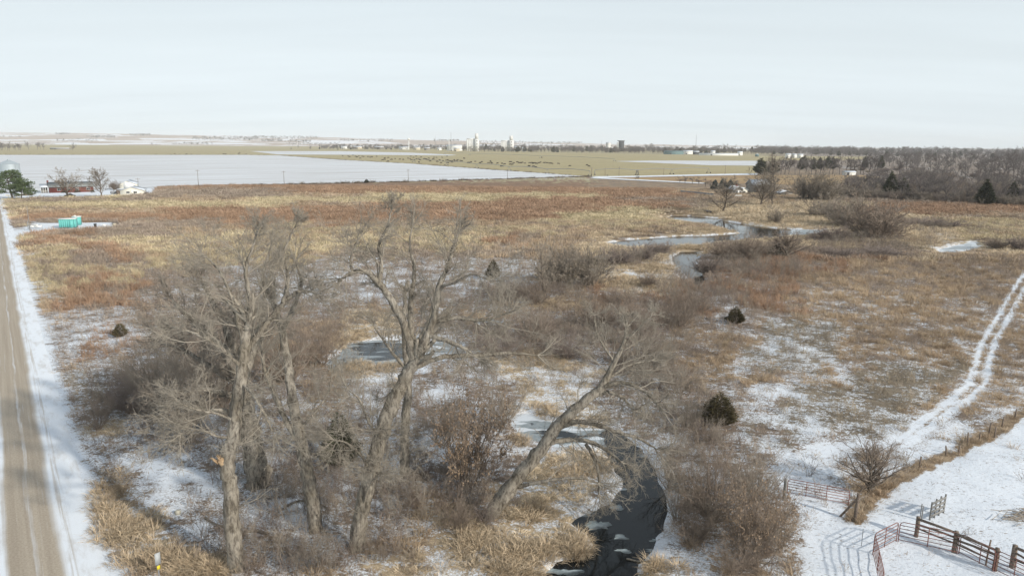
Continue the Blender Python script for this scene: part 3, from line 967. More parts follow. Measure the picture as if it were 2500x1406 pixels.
def conifer_meshes(seed, h=4.0, w=2.2, n=2600, mat='evergreen', shape=1.0, bare=.08, bl=.30, bw=.07):
    rs = np.random.default_rng(seed)
    tr = MB().tubes(np.array([[[0, 0, -.2], [0, 0, h * .5], [0, 0, h * .93]]]), np.array([[.035 * h ** .7, .025 * h ** .7, .008]]) * 1.2, 6)
    z = bare + (1 - bare) * (1 - np.sqrt(rs.random(n)) ** .9)
    prof = w / 2 * np.minimum(1, ((1 - z) / (1 - .22)) ** shape) * np.minimum(1, .45 + (z - bare) * 3.5)
    az = rs.random(n) * 2 * math.pi
    lump = .72 + .42 * vnoise(az * 1.6 + 10, z * 7, seed)
    rad = prof * lump * (.35 + .65 * rs.random(n) ** .45)
    P = np.stack([np.cos(az) * rad, np.sin(az) * rad, z * h], 1)
    D = unit(np.stack([np.cos(az) * .8, np.sin(az) * .8, np.full(n, .55)], 1) + .35 * rs.normal(size=(n, 3)))
    fo = MB().blades(P - D * bl * .3, D, bl * (.6 + .8 * rs.random(n)), bw * (.6 + .8 * rs.random(n)), .15, rs)
    k = 60
    az = rs.random(k) * 2 * math.pi; z = bare + (1 - bare) * rs.random(k) * .9
    pr = w / 2 * np.minimum(1, ((1 - z) / .78) ** shape) * .8
    P0 = np.stack([0 * az, 0 * az, z * h * .92], 1)
    P1 = np.stack([np.cos(az) * pr, np.sin(az) * pr, z * h + .12 * h * .4], 1)
    tr.tubes(np.stack([P0, P1], 1), np.tile([[.02, .008]], (k, 1)) * h / 4, 3)
    return tr.mesh('trunk', MATS['dark_bark'], True), fo.mesh('foliage', MATS[mat])


SHRUB = {
    'dense': shrub_mesh('shrub_dense', 11, n=46, m1=7, m2=7, spread=62, mat='twig_grey'),
    'brown': shrub_mesh('shrub_brown', 12, n=46, m1=7, m2=7, spread=58, mat='twig_brown'),
    'mauve': shrub_mesh('shrub_mauve', 13, n=60, m1=6, m2=6, spread=66, mat='twig_mauve', tw=.008),
    'fan': shrub_mesh('shrub_fan', 14, n=30, m1=6, m2=6, spread=60, mat='twig_brown', curl=.05, r=.045, up=.02),
    'leafy': shrub_mesh('shrub_leafy', 15, n=34, m1=7, m2=6, spread=48, mat='twig_brown', leaves=5200),
    'grey2': shrub_mesh('shrub_open', 16, n=26, m1=7, m2=7, spread=55, mat='twig_grey', r=.04),
    'big': shrub_mesh('shrub_big', 17, n=38, m1=8, m2=8, spread=60, mat='twig_grey', r=.05, tw=.008, h=5.0, k3=2),
    'bigbrown': shrub_mesh('shrub_tangled', 18, n=38, m1=8, m2=7, spread=62, mat='twig_brown', r=.05, tw=.008),
}
TREE = {
    'spread': small_tree_meshes(21, h=9, n1=20, m1=8, m2=8, wide=.62, clear=.14),
    'upright': small_tree_meshes(22, h=10, n1=22, m1=8, m2=8, wide=.42, clear=.12, up=.12),
    'round': small_tree_meshes(23, h=8, n1=24, m1=9, m2=8, wide=.58, clear=.10, twig='twig_grey'),
    'brown': small_tree_meshes(24, h=8, n1=22, m1=8, m2=8, wide=.55, clear=.08, twig='twig_brown'),
    'fan': small_tree_meshes(25, h=5, n1=40, m1=9, m2=7, wide=.75, clear=.04, twig='twig_brown', r0=.17, up=.03, tw=.009),
}
FAR = [small_tree_meshes(30 + k, h=12, n1=16, m1=7, m2=7, tw=.045, twig='twig_far', wide=.52, clear=.2, r0=.22) for k in range(4)]
CON = {
    'cedar': conifer_meshes(41, 4.0, 2.9, 3600, 'cedar_brown', .75),
    'cedar_dark': conifer_meshes(42, 4.0, 2.6, 3000, 'evergreen', .8),
    'cedar_small': conifer_meshes(43, 2.0, 1.6, 1500, 'cedar_brown', .8, bl=.2, bw=.05),
    'spruce': conifer_meshes(44, 9.0, 5.0, 3000, 'evergreen', 1.0, bl=.9, bw=.22),
    'blue': conifer_meshes(45, 6.0, 4.2, 2200, 'spruce_blue', .8, bl=.6, bw=.16),
    'farcon': conifer_meshes(46, 12.0, 6.5, 900, 'evergreen', .8, bl=1.5, bw=.5),
}
for k_, args in {'dense': dict(seed=11, n=60, m1=7, m2=6, spread=62, mat='twig_grey'), 'brown': dict(seed=12, n=56, m1=7, m2=6, spread=58, mat='twig_brown'), 'mauve': dict(seed=13, n=60, m1=6, m2=6, spread=66, mat='twig_mauve'),
                 'fan': dict(seed=14, n=44, m1=6, m2=6, spread=60, mat='twig_brown', curl=.05), 'bigbrown': dict(seed=18, n=64, m1=7, m2=7, spread=62, mat='twig_brown'), 'grey2': dict(seed=16, n=34, m1=7, m2=6, spread=55, mat='twig_grey')}.items():
    SHRUB['far_' + k_] = shrub_mesh('shrub_' + k_ + '_distant', r=.05, tw=.022, k3=1, **args)
for k_, args in {'spread': dict(seed=21, h=9, n1=26, m1=8, m2=8, wide=.62, clear=.12), 'upright': dict(seed=22, h=10, n1=30, m1=8, m2=7, wide=.40, clear=.12, up=.12), 'round': dict(seed=23, h=8, n1=28, m1=8, m2=8, wide=.58, clear=.10), 'fan': dict(seed=25, h=5, n1=34, m1=7, m2=6, wide=.75, clear=.04, twig='twig_brown', r0=.17, up=.03)}.items():
    TREE['far_' + k_] = small_tree_meshes(tw=.026 if k_ != 'fan' else .02, **args)
_protos = {}


def plant(kind, key, px, py, w, h, label, group=None, cat=None, loc=None, rz=None, name=None, seed=None):
    """place a plant of the given picture size (width, height in photo pixels) with its foot at a photo point"""
    rs = random.Random(int(px * 7 + py * 13))
    p = spot(px, py) if loc is None else loc
    if kind in ('shrub', 'tree') and p.y > 120 and kind != 'far':
        key = 'far_' + key
    meshes = {'shrub': SHRUB, 'tree': TREE, 'conifer': CON}[kind][key] if kind != 'far' else FAR[key]
    nm = name or {'shrub': 'bare_shrub', 'tree': 'bare_tree', 'conifer': 'cedar_tree', 'far': 'bare_tree'}[kind]
    ct = cat or {'shrub': 'shrub', 'tree': 'tree', 'conifer': 'evergreen tree', 'far': 'tree'}[kind]
    k = mpp(p)
    mk = (kind, key)
    if mk not in _protos:
        bb = np.array([v for me in meshes for v in (np.array([vv.co for vv in me.vertices]) if len(me.vertices) else np.zeros((1, 3)))])
        _protos[mk] = (np.percentile(np.abs(bb[:, :2]), 99) * 2 * .93, np.percentile(bb[:, 2], 99.5))
    bw, bh = _protos[mk]
    sz = h * k / bh; sw = w * k / bw
    r = thing(nm, label, ct, p, rs.random() * 6.28 if rz is None else rz, group)
    r.scale = (sw, sw, sz)
    names = ('trunk', 'crown') if kind in ('tree', 'far') else (('trunk', 'foliage') if kind == 'conifer' else ('stems', 'dead_leaves'))
    for me, pn in zip(meshes, names):
        link(pn, me, r)
    return r


def plant_single(me, name, label, cat, p, rz, s, group):
    o = link(name, me)
    o.location = p; o.rotation_euler = (0, 0, rz); o.scale = s
    return tag(o, label, cat, group)


# ------------------------------------------------------------------ the big cottonwoods, limb by limb
def cottonwood(label, base, limbs, seed, dens=1.0, group='old cottonwoods by the creek', twig='twig_pale', name='cottonwood_tree', low=True, tlen=1.0, rk=.74, rise=.10):
    """limbs: list of (points [(px, py, depth offset)], radii in photo px, shoots per metre)"""
    rs = np.random.default_rng(seed)
    b = spot(*base)
    k = mpp(b)
    trunk, crown = MB(), MB()
    PP, RR, LL, nn = [], [], [], []
    for pts, rad, sh in limbs:
        W = np.array([list(at_depth(x, y, b.y + d)) for x, y, d in pts])
        c, r = catmull(W, np.array(rad) * k * rk, 6)
        if pts[0][1] == base[1]:
            c = np.concatenate([[c[0] - np.array([0, 0, .5])], c]); r = np.concatenate([[r[0] * 1.3], r])
            r[1] *= 1.12
        wob = rs.normal(size=c.shape) * (.05 + .2 * r[:, None]) * .22; wob[0] = 0
        c = c + wob
        sides = 14 if r[0] > .25 else 8
        rnd = 1 + .10 * rs.normal(size=(1, len(c), sides))
        trunk.tubes(c[None], r[None], sides, rnd=rnd)
        ln = np.linalg.norm(np.diff(c, axis=0), axis=1).sum()
        m = int(ln * sh * dens * 1.4)
        if m > 0:
            PP.append((c, r, ln, m))
    allp, alld, alll, allr = [], [], [], []
    ztop = max(q[0][:, 2].max() for q in PP)
    for c, r, ln, m in PP:
        p, D, L, R = spawn(rs, c[None], r[None], np.array([1.0]), m, .05, 1.0, 30, 75, 1.0, .45, 0)
        D[:, 2] += rise
        allp.append(p); alld.append(D); alll.append(np.minimum((1.4 + 2.6 * rs.random(m)) * tlen, np.maximum(.9, (ztop - p[:, 2]) * .8 + .9))); allr.append(np.clip(R * .8, .014, .040))
        # limb tips carry on as shoots
        T = unit(c[-1:] - c[-3:-2]); n = 5
        allp.append(np.repeat(c[-1:], n, 0)); alld.append(T + .45 * rs.normal(size=(n, 3)) + np.array([0, 0, .2])); alll.append(np.minimum((1.0 + 1.6 * rs.random(n)) * tlen, max(1.2, (ztop - c[-1, 2]) * .8 + 1.2))); allr.append(np.full(n, max(.02, r[-1] * .8)))
    p = np.concatenate(allp); D = np.concatenate(alld); L = np.concatenate(alll); R = np.concatenate(allr)
    P1, R1 = grow(rs, p, D, L, R, 6, .16, .035 if rise > 0 else -.03, .35)
    crown.tubes(P1, R1, 4)
    p, D, L2, R2 = spawn(rs, P1, R1, L, 11, .12, 1.0, 25, 65, .52, .6)
    P2, R2 = grow(rs, p, D, L2, np.clip(R2, .009, .02), 4, .2, .03, .45)
    crown.tubes(P2, R2, 3)
    p, D, L3, R3 = spawn(rs, P2, R2, L2, 8, .1, 1.0, 25, 65, .55, .7)
    P3, R3 = grow(rs, p, D, L3, np.full(len(p), .0085), 2, .22, .03, .5)
    crown.tubes(P3, R3, 3)
    root = thing(name, label, 'tree', b, 0, group)
    link('trunk', trunk.mesh('trunk', MATS['cottonwood_bark'], True, b), root)
    link('crown', crown.mesh('crown', MATS[twig], True, b), root)
    return root, b


G = 'old cottonwoods by the creek'
T1, b1 = cottonwood('tall straight cottonwood nearest the road with a broken limb stub on its trunk', (577, 1392), [
    ([(577, 1392, 0), (563, 1200, .0), (555, 1130, 0), (574, 1030, .2), (588, 930, .5), (598, 850, .9), (606, 790, 1.2)], [27, 23, 23, 21, 19, 16, 12], .35),
    ([(598, 850, .9), (578, 770, 1.0), (560, 710, 1.2), (535, 660, 1.5), (505, 630, 1.6)], [10, 8, 6, 4, 2], 2.2),
    ([(604, 800, 1.2), (612, 740, 1.0), (600, 665, .6), (618, 600, .6), (630, 560, .8)], [10, 8, 6, 3.5, 2], 2.2),
    ([(600, 860, 1.0), (640, 805, 1.6), (680, 755, 2.2), (722, 715, 2.6), (760, 712, 3.0)], [12, 10, 9, 6, 3], 1.8),
    ([(690, 740, 2.2), (705, 680, 2.5), (690, 630, 2.6), (710, 575, 2.8), (725, 545, 3)], [7, 5.5, 4.5, 3, 1.6], 2.2),
    ([(592, 900, .6), (540, 850, -.5), (480, 815, -1.2), (430, 800, -1.6)], [6, 5, 4, 2], 2.4),
    ([(575, 1030, .2), (530, 1010, -.6), (480, 1000, -1.4), (440, 985, -2)], [5, 4, 3, 1.6], 2.2),
    ([(566, 1068, 0), (530, 1065, -.8), (490, 1050, -1.2), (440, 1060, -1.6)], [4.5, 4, 3, 1.6], 2.0),
    ([(588, 930, .5), (625, 975, -.6), (650, 1020, -1.2), (668, 1060, -1.5)], [5, 4, 3, 1.6], 1.6),
], 101)
T2, b2 = cottonwood('thick grey cottonwood standing close behind the tall trunk by the road', (634, 1176), [
    ([(634, 1176, 0), (618, 1100, 0), (600, 1010, .3), (590, 930, .6)], [30, 27, 24, 20], .3),
    ([(590, 930, .6), (550, 860, .3), (500, 810, 0), (455, 770, -.5), (420, 730, -.6)], [15, 11, 8, 5, 2.5], 1.9),
    ([(592, 940, .6), (540, 910, 1.6), (490, 880, 2.5), (440, 850, 3), (400, 840, 3.4)], [12, 9, 6, 4, 2], 1.9),
    ([(590, 930, .6), (560, 820, 1.5), (520, 740, 2), (490, 680, 2.4)], [13, 9, 6, 2.5], 1.7),
    ([(600, 980, .4), (545, 960, -1), (500, 950, -2), (450, 960, -3), (410, 950, -3.4)], [10, 7, 5, 3, 2], 2.0),
    ([(610, 1040, .2), (570, 1010, -2), (520, 1000, -3), (470, 1020, -3.5)], [8, 6, 4, 2], 2.0),
    ([(590, 930, .6), (620, 850, 2), (640, 780, 3), (650, 700, 3.6), (670, 640, 4)], [13, 9, 7, 4, 2], 1.7),
], 102, twig='twig_grey', rk=.95)
T3, b3 = cottonwood('dark leaning cottonwood between the two tallest trunks', (772, 1294), [
    ([(772, 1294, 0), (756, 1190, 0), (738, 1090, .3), (715, 980, .6), (703, 890, 1), (690, 810, 1.4), (670, 745, 1.8)], [23, 21, 19, 16, 14, 11, 8], .35),
    ([(738, 1090, .3), (700, 1030, .5), (665, 950, .8), (645, 900, 1.2), (640, 850, 1.6)], [12, 10, 8, 6, 4], 1.2),
    ([(690, 810, 1.4), (720, 740, 2), (735, 690, 2.4), (722, 640, 2.8)], [8, 7, 5, 3], 1.8),
    ([(670, 745, 1.8), (640, 700, 2), (650, 640, 2.4), (665, 590, 2.6)], [7, 5, 4, 2], 2.0),
    ([(730, 1050, .3), (775, 1000, .8), (800, 960, 1.4), (810, 920, 1.8)], [5, 4, 3, 2], 1.6),
], 103, dens=.75)
T4, b4 = cottonwood('broad forked cottonwood with a long crooked limb reaching left', (868, 1337), [
    ([(868, 1337, 0), (888, 1225, 0), (914, 1120, 0), (944, 1020, .2), (982, 935, .4), (1010, 885, .6)], [27, 24, 24, 23, 21, 18], .45),
    ([(1010, 885, .6), (985, 790, .4), (950, 725, 0), (918, 682, -.4), (888, 662, -.6), (858, 667, -.8), (835, 680, -1)], [13, 11, 10, 9, 7.5, 6, 3], .9),
    ([(925, 688, -.4), (932, 640, -.2), (924, 600, 0), (944, 555, .2), (955, 515, .3)], [7, 6, 5, 3.5, 2], 2.0),
    ([(860, 667, -.8), (856, 630, -1), (870, 590, -1.2)], [4.5, 3, 1.6], 2.0),
    ([(1010, 885, .6), (1038, 830, .8), (1060, 770, 1.0), (1072, 700, 1.3), (1092, 655, 1.5), (1105, 610, 1.8), (1118, 568, 2)], [17, 14, 11, 9, 7, 5, 3], 1.3),
    ([(1014, 870, .6), (1003, 790, 1.3), (1004, 720, 1.8), (1012, 660, 2.2), (1000, 600, 2.5), (1005, 560, 2.7)], [12, 10, 8, 6, 4, 2], 1.6),
    ([(1048, 820, .8), (1090, 832, .2), (1130, 848, -.2), (1166, 874, -.5)], [8, 7, 6, 3], .9),
    ([(1000, 900, .5), (1075, 873, 1.4), (1150, 868, 2), (1240, 862, 2.6), (1312, 866, 3)], [10, 8, 7, 5, 2.5], 1.2),
    ([(1058, 785, 1), (1120, 776, 1), (1180, 782, 1.2), (1235, 765, 1.4)], [9, 7, 5, 2.5], 1.7),
    ([(1072, 700, 1.3), (1110, 690, .6), (1150, 670, 0), (1185, 680, -.4)], [5, 4, 3, 1.6], 1.8),
    ([(930, 1065, .1), (900, 1030, -.6), (880, 980, -1), (850, 950, -1.4)], [5, 4, 3, 1.6], 2.2),
    ([(905, 1150, 0), (880, 1110, -.8), (845, 1080, -1.2), (815, 1075, -1.5)], [4.5, 4, 3, 1.6], 2.2),
    ([(880, 1260, 0), (900, 1190, -.8), (930, 1150, -1.2)], [3.5, 2.5, 1.5], 2.2),
], 104)
T5, b5 = cottonwood('slim straight cottonwood rising behind the broad forked tree', (988, 1150), [
    ([(988, 1150, 0), (990, 1050, 0), (996, 950, .3), (992, 870, .6), (986, 790, 1), (990, 720, 1.4)], [16, 14, 13, 11, 8, 4], .5),
    ([(992, 870, .6), (1040, 800, 1), (1060, 730, 1.4)], [7, 5, 2], 1.6),
    ([(990, 900, .5), (950, 850, 0), (915, 800, -.4)], [6, 4, 2], 1.6),
], 105)
T6, b6 = cottonwood('cottonwood leaning far over the creek with arching limbs', (1192, 1262), [
    ([(1192, 1262, 0), (1250, 1185, 0), (1310, 1110, 0), (1370, 1032, 0), (1432, 975, 0), (1470, 940, 0), (1500, 885, .2), (1522, 838, .4), (1530, 800, .5)], [25, 23, 20, 18, 15, 12, 8, 6, 4], .55),
    ([(1452, 957, 0), (1490, 938, -.3), (1530, 935, -.5), (1570, 953, -.8), (1603, 985, -1)], [8, 7, 6, 5, 2.5], 1.5),
    ([(1432, 975, 0), (1480, 957, .6), (1520, 970, 1), (1545, 1002, 1.3)], [8, 7, 5, 3], 1.5),
    ([(1368, 1042, 0), (1405, 1030, -.4), (1455, 1036, -.8), (1510, 1055, -1.2), (1560, 1070, -1.4), (1602, 1096, -1.6)], [9, 8, 7.5, 6, 4.5, 2.5], 1.5),
    ([(1340, 1080, 0), (1390, 1073, .5), (1440, 1078, .8), (1482, 1100, 1), (1520, 1130, 1.2)], [9, 8, 7, 5, 3], 1.5),
    ([(1430, 1084, .8), (1452, 1122, .6), (1463, 1170, .5), (1461, 1206, .5)], [6, 5.5, 4.5, 2.5], .8),
    ([(1254, 1190, 0), (1310, 1178, -.8), (1370, 1168, -1.2), (1420, 1168, -1.5), (1460, 1178, -1.7)], [7, 6, 5, 4, 2.5], .5),
    ([(1500, 885, .2), (1460, 820, .4), (1450, 770, .6)], [4, 3, 1.5], 1.8),
    ([(1515, 850, .4), (1560, 800, .6), (1590, 770, .8)], [4, 3, 1.5], 1.8),
    ([(1480, 925, 0), (1540, 890, .6), (1590, 880, 1)], [5, 3.5, 2], 1.8),
], 106, rise=-.22, dens=.85)
# broken limb stub of the first trunk, pale torn wood
root = T1
k_ = mpp(b1)
st = MB()
rs_ = np.random.default_rng(8)
s0 = np.array(at_depth(556, 1140, b1.y)); s1 = np.array(at_depth(531, 1113, b1.y - .35))
st.bar(s0, s0 * .25 + s1 * .75, .30, 9, .22)
for q in range(7):
    o_ = rs_.normal(size=3) * .10
    st.bar(s0 * .4 + s1 * .6 + o_, s1 + o_ * 1.3 + (s1 - s0) * .25 * rs_.random(), .06, 4, .015)
simple('torn_wood', (.50, .36, .22), (.30, .20, .12), 6, .9, .3)
link('limb_stub', st.mesh('limb_stub', MATS['torn_wood'], False, b1), root)

# ------------------------------------------------------------------ shrubs and small trees that can be told apart
# (kind, shape, foot x, foot y, width, height in the photograph, label, group)
BIG = 'grey thicket round the cottonwoods'
BND = 'shrubs along the bends of the creek'
PLANTS = [
    ('shrub', 'big', 455, 1040, 250, 260, 'large pale grey thicket shrub left of the thick cottonwood', BIG),
    ('shrub', 'big', 380, 985, 190, 210, 'grey thicket shrub nearest the roadside brush', BIG),
    ('shrub', 'bigbrown', 545, 985, 200, 250, 'brown thicket shrub behind the tall straight cottonwood', BIG),
    ('shrub', 'bigbrown', 700, 930, 170, 190, 'brown bushy shrub behind the dark leaning cottonwood', BIG),
    ('shrub', 'brown', 785, 890, 130, 160, 'reddish brown shrub at the left end of the frozen pond', BIG),
    ('shrub', 'grey2', 470, 890, 220, 170, 'loose grey shrub at the back of the thicket', BIG),
    ('shrub', 'dense', 610, 860, 170, 150, 'dense grey shrub behind the fork of the tall cottonwood', BIG),
    ('shrub', 'mauve', 330, 1000, 150, 110, 'low purple brown shrub in the shade by the ditch', BIG),
    ('shrub', 'brown', 240, 1050, 85, 115, 'olive brown bush alone beside the roadside ditch', BIG),
    ('shrub', 'grey2', 820, 1130, 140, 150, 'thin grey shrub between dark leaning and broad forked cottonwoods', BIG),
    ('conifer', 'cedar_dark', 833, 1140, 90, 130, 'dark green cedar half hidden between the cottonwood trunks', None),
    ('shrub', 'leafy', 1148, 1195, 190, 300, 'tall shrub holding brown dead leaves behind the leaning cottonwood', None),
    ('shrub', 'grey2', 1075, 1090, 150, 150, 'dark grey bush left of the shrub with dead leaves', None),
    ('shrub', 'grey2', 1225, 1040, 150, 130, 'wiry grey bush beside the frozen pool', None),
    ('shrub', 'brown', 1110, 1290, 100, 90, 'small tan bush at the foot of the leaning cottonwood', None),
    ('tree', 'upright', 1330, 735, 60, 150, 'thin upright sapling in front of the round grey shrubs', None),
    ('shrub', 'dense', 1365, 700, 130, 112, 'left one of two big round grey shrubs by the creek bend', BND),
    ('shrub', 'dense', 1437, 695, 120, 105, 'right one of two big round grey shrubs by the creek bend', BND),
    ('shrub', 'brown', 1310, 745, 110, 85, 'low brown shrub in front of the big round grey pair', BND),
    ('shrub', 'mauve', 1262, 722, 80, 55, 'purple brown shrub left of the big round grey pair', BND),
    ('shrub', 'mauve', 1508, 648, 90, 46, 'dark low shrub next to the round grey pair on the bank', BND),
    ('shrub', 'mauve', 1560, 634, 90, 40, 'dark low shrub in the middle of the bank row', BND),
    ('shrub', 'mauve', 1615, 618, 80, 30, 'dark low shrub at the far end of the bank row', BND),
    ('shrub', 'brown', 1583, 700, 50, 38, 'small round bush alone on the snowy strip of bank', BND),
    ('shrub', 'mauve', 1722, 664, 80, 45, 'snow dusted bush on the right bank of the narrow creek', BND),
    ('shrub', 'fan', 1768, 632, 100, 62, 'round reddish shrub left of the fan shaped tree', BND),
    ('shrub', 'brown', 1828, 633, 120, 66, 'round brown shrub beside the fan shaped tree', BND),
    ('tree', 'fan', 1918, 632, 110, 82, 'fan shaped bare tree with many stems on the creek bank', BND),
    ('conifer', 'cedar_dark', 1893, 630, 36, 34, 'dark squat cedar at the foot of the fan shaped tree', None),
    ('shrub', 'bigbrown', 2135, 585, 165, 112, 'widest bare shrub right of the frozen meander', BND),
    ('shrub', 'dense', 2055, 552, 110, 72, 'grey shrub behind the widest one by the meander', BND),
    ('shrub', 'mauve', 2040, 592, 90, 45, 'low dark shrub in front of the widest one by the meander', BND),
    ('shrub', 'mauve', 1992, 590, 60, 28, 'low dark shrub at the right tip of the meander', BND),
    ('shrub', 'grey2', 2000, 532, 100, 60, 'thin grey shrub behind the snow at the meander', BND),
    ('shrub', 'grey2', 1895, 545, 50, 42, 'small wiry tree in the tan grass beyond the meander', BND),
    ('shrub', 'mauve', 2260, 552, 100, 24, 'long low dark shrub at the left of the hedge in the right meadow', BND),
    ('shrub', 'mauve', 2320, 556, 90, 20, 'long low dark shrub at the right of the hedge in the right meadow', BND),
    ('shrub', 'brown', 2430, 605, 70, 28, 'pale brown bush beside the small side pool', BND),
    ('shrub', 'mauve', 2495, 612, 60, 40, 'dark bush at the edge of the picture near the side pool', BND),
    ('shrub', 'mauve', 2150, 622, 120, 22, 'dark low brush line in front of the widest shrub', BND),
    ('shrub', 'mauve', 2060, 625, 100, 24, 'dark low brush line left of the front of the widest shrub', BND),
    ('tree', 'upright', 1763, 520, 90, 90, 'slender bare tree beside the small black shed', None),
    ('tree', 'spread', 1856, 506, 110, 96, 'dark spreading tree in front of the grey barn', None),
    ('tree', 'round', 1885, 504, 80, 80, 'dark tree just right of the one in front of the grey barn', None),
    ('tree', 'upright', 1890, 468, 62, 92, 'tall tan bare tree rising behind the grey barn', None),
    ('shrub', 'dense', 1965, 490, 95, 76, 'left half of the big round bare clump right of the farmhouse', None),
    ('shrub', 'dense', 2015, 492, 85, 66, 'right half of the big round bare clump right of the farmhouse', None),
    ('tree', 'fan', 2120, 1200, 150, 150, 'small bare tree with many upright limbs beside the red pipe gate', None),
    ('shrub', 'leafy', 1838, 1372, 180, 250, 'big bush with brown leaves clinging low by the gateway', None),
    ('shrub', 'bigbrown', 1735, 1265, 190, 190, 'wide brown bush leaning over the open creek', None),
    ('shrub', 'big', 1845, 1230, 150, 150, 'greyish bush between the creek and the red pipe gate', None),
    ('shrub', 'grey2', 1655, 1265, 110, 170, 'wiry grey bush right at the water on the creek bend', None),
    ('shrub', 'grey2', 1640, 1190, 130, 130, 'wiry grey bush overhanging the creek above the one right at the water', None),
    ('shrub', 'brown', 1690, 1330, 120, 110, 'loose brown bush below the wide one on the right creek bank', None),
    ('shrub', 'grey2', 1905, 1330, 90, 110, 'thin bush at the edge of the snowy gateway', None),
    ('shrub', 'brown', 1790, 1400, 150, 110, 'low brown bush at the bottom edge by the gateway', None),
    ('shrub', 'bigbrown', 1450, 800, 150, 85, 'wide brown shrub filling the middle creek thicket', 'brown thicket beyond the leaning cottonwood'),
    ('shrub', 'brown', 1560, 812, 130, 90, 'brown shrub to the right in the middle creek thicket', 'brown thicket beyond the leaning cottonwood'),
    ('shrub', 'bigbrown', 1650, 800, 140, 80, 'rightmost wide brown shrub of the creek thicket', 'brown thicket beyond the leaning cottonwood'),
    ('shrub', 'dense', 1590, 900, 130, 100, 'grey shrub behind the tip of the leaning cottonwood', 'brown thicket beyond the leaning cottonwood'),
    ('shrub', 'brown', 1700, 765, 110, 65, 'low rusty shrub at the far edge of the creek thicket', 'brown thicket beyond the leaning cottonwood'),
    ('shrub', 'mauve', 1390, 870, 120, 75, 'purple brown shrub above the snowy bank', 'brown thicket beyond the leaning cottonwood'),
    ('shrub', 'bigbrown', 1305, 835, 150, 90, 'brown shrub near the tip of the long level limb', 'brown thicket beyond the leaning cottonwood'),
    ('shrub', 'mauve', 1215, 870, 130, 75, 'purple brown shrub under the arching limb of the forked cottonwood', 'brown thicket beyond the leaning cottonwood'),
    ('shrub', 'brown', 1520, 745, 120, 55, 'low brown shrub behind the creek thicket', 'brown thicket beyond the leaning cottonwood'),
    ('shrub', 'grey2', 1660, 960, 120, 100, 'open grey shrub right of the leaning cottonwood crown', 'brown thicket beyond the leaning cottonwood'),
    ('shrub', 'grey2', 1680, 1040, 110, 90, 'open grey shrub left of the round cedar', 'brown thicket beyond the leaning cottonwood'),
    ('conifer', 'cedar', 1754, 1040, 76, 80, 'round brown green cedar alone in the right meadow', None),
    ('conifer', 'cedar', 1795, 792, 42, 40, 'small dark cedar beyond the round one in the right meadow', None),
    ('conifer', 'cedar', 1204, 682, 34, 46, 'small brown cedar on the snowy patch of the left meadow', None),
    ('conifer', 'cedar_small', 294, 822, 34, 32, 'tiny cedar on the snowy mound near the road', None),
    ('conifer', 'cedar_dark', 895, 447, 12, 9, 'lone small cedar at the near edge of the snowy field', None),
    # farmyard on the left
    ('conifer', 'pine', 31, 489, 84, 72, 'larger green pine at the farmyard entrance below the grain bin', None),
    ('conifer', 'pine', 53, 489, 46, 50, 'smaller green pine at the right of the farmyard pair', None),
    ('tree', 'spread', 165, 484, 92, 73, 'wide bare shade tree in front of the red house', None),
    ('tree', 'round', 249, 483, 58, 72, 'narrower bare tree between the red house and the white shed', None),
    ('shrub', 'brown', 279, 464, 30, 24, 'reddish bare bush behind the narrower yard tree', None),
    ('shrub', 'brown', 62, 478, 18, 8, 'low red brown bush left in the farmyard bed', None),
    ('shrub', 'brown', 75, 478, 18, 8, 'low red brown bush right in the farmyard bed', None),
    ('shrub', 'mauve', 357, 476, 14, 10, 'dark brush heap against the right side of the white shed', None),
    ('shrub', 'mauve', 280, 549, 20, 8, 'grey brush behind the beige tank on the gravel pad', None),
    # spruces by the right farm
    ('conifer', 'blue', 1745, 466, 18, 26, 'left blue spruce of three beside the farm fence', None),
    ('conifer', 'blue', 1764, 464, 19, 28, 'middle blue spruce of three beside the farm fence', None),
    ('conifer', 'blue', 1782, 466, 17, 26, 'right blue spruce of three beside the farm fence', None),
    ('conifer', 'farcon', 1856, 426, 32, 38, 'dark evergreen at the left end of the windbreak', None),
    ('conifer', 'farcon', 1886, 425, 30, 34, 'second dark evergreen from the left end of the windbreak', None),
    ('conifer', 'spruce', 2172, 484, 34, 60, 'dark cedar standing highest at the front of the right woods', None),
    ('conifer', 'spruce', 2203, 485, 32, 46, 'dark cedar just right of the highest one in the woods', None),
    ('conifer', 'spruce', 2403, 503, 40, 60, 'broad dark cedar in front of the woods at the right', None),
    ('conifer', 'spruce', 2470, 497, 28, 50, 'dark cedar nearest the right end of the woods', None),
]
# the old pines carry flat pads of needles
def pine_meshes(seed, h=9.5, w=11.0):
    rs = np.random.default_rng(seed)
    tr = MB()
    P, R = grow(rs, np.array([[0, 0, -.2]]), np.array([[.05, 0, 1.0]]), np.array([h * .85]), np.array([.28]), 6, .05, .02, .35)
    tr.tubes(P, R, 8)
    fo = MB()
    for k in range(30):
        z = h * (.26 + .72 * (k / 29)); a = k * 2.4 + rs.random()
        prof = w / 2 * math.sin(min(1, (1.06 - z / h) / .55) * math.pi / 2)
        r = prof * (.35 + .6 * rs.random())
        c = np.array([math.cos(a) * r, math.sin(a) * r, z])
        s = P[0, min(6, int(z / (h * .85) * 6))] * .9
        tr.bar(s, c, .07, 4, .03)
        n = 170
        d = unit(rs.normal(size=(n, 3))); q = rs.random(n) ** .4
        pr = c + d * q[:, None] * np.array([1.45, 1.45, .62])
        D = unit(d + np.array([0, 0, .7]))
        fo.blades(pr, D, .30 + .25 * rs.random(n), .13 + .08 * rs.random(n), .1, rs)
    return tr.mesh('trunk', MATS['dark_bark'], True), fo.mesh('foliage', MATS['pine_green'])


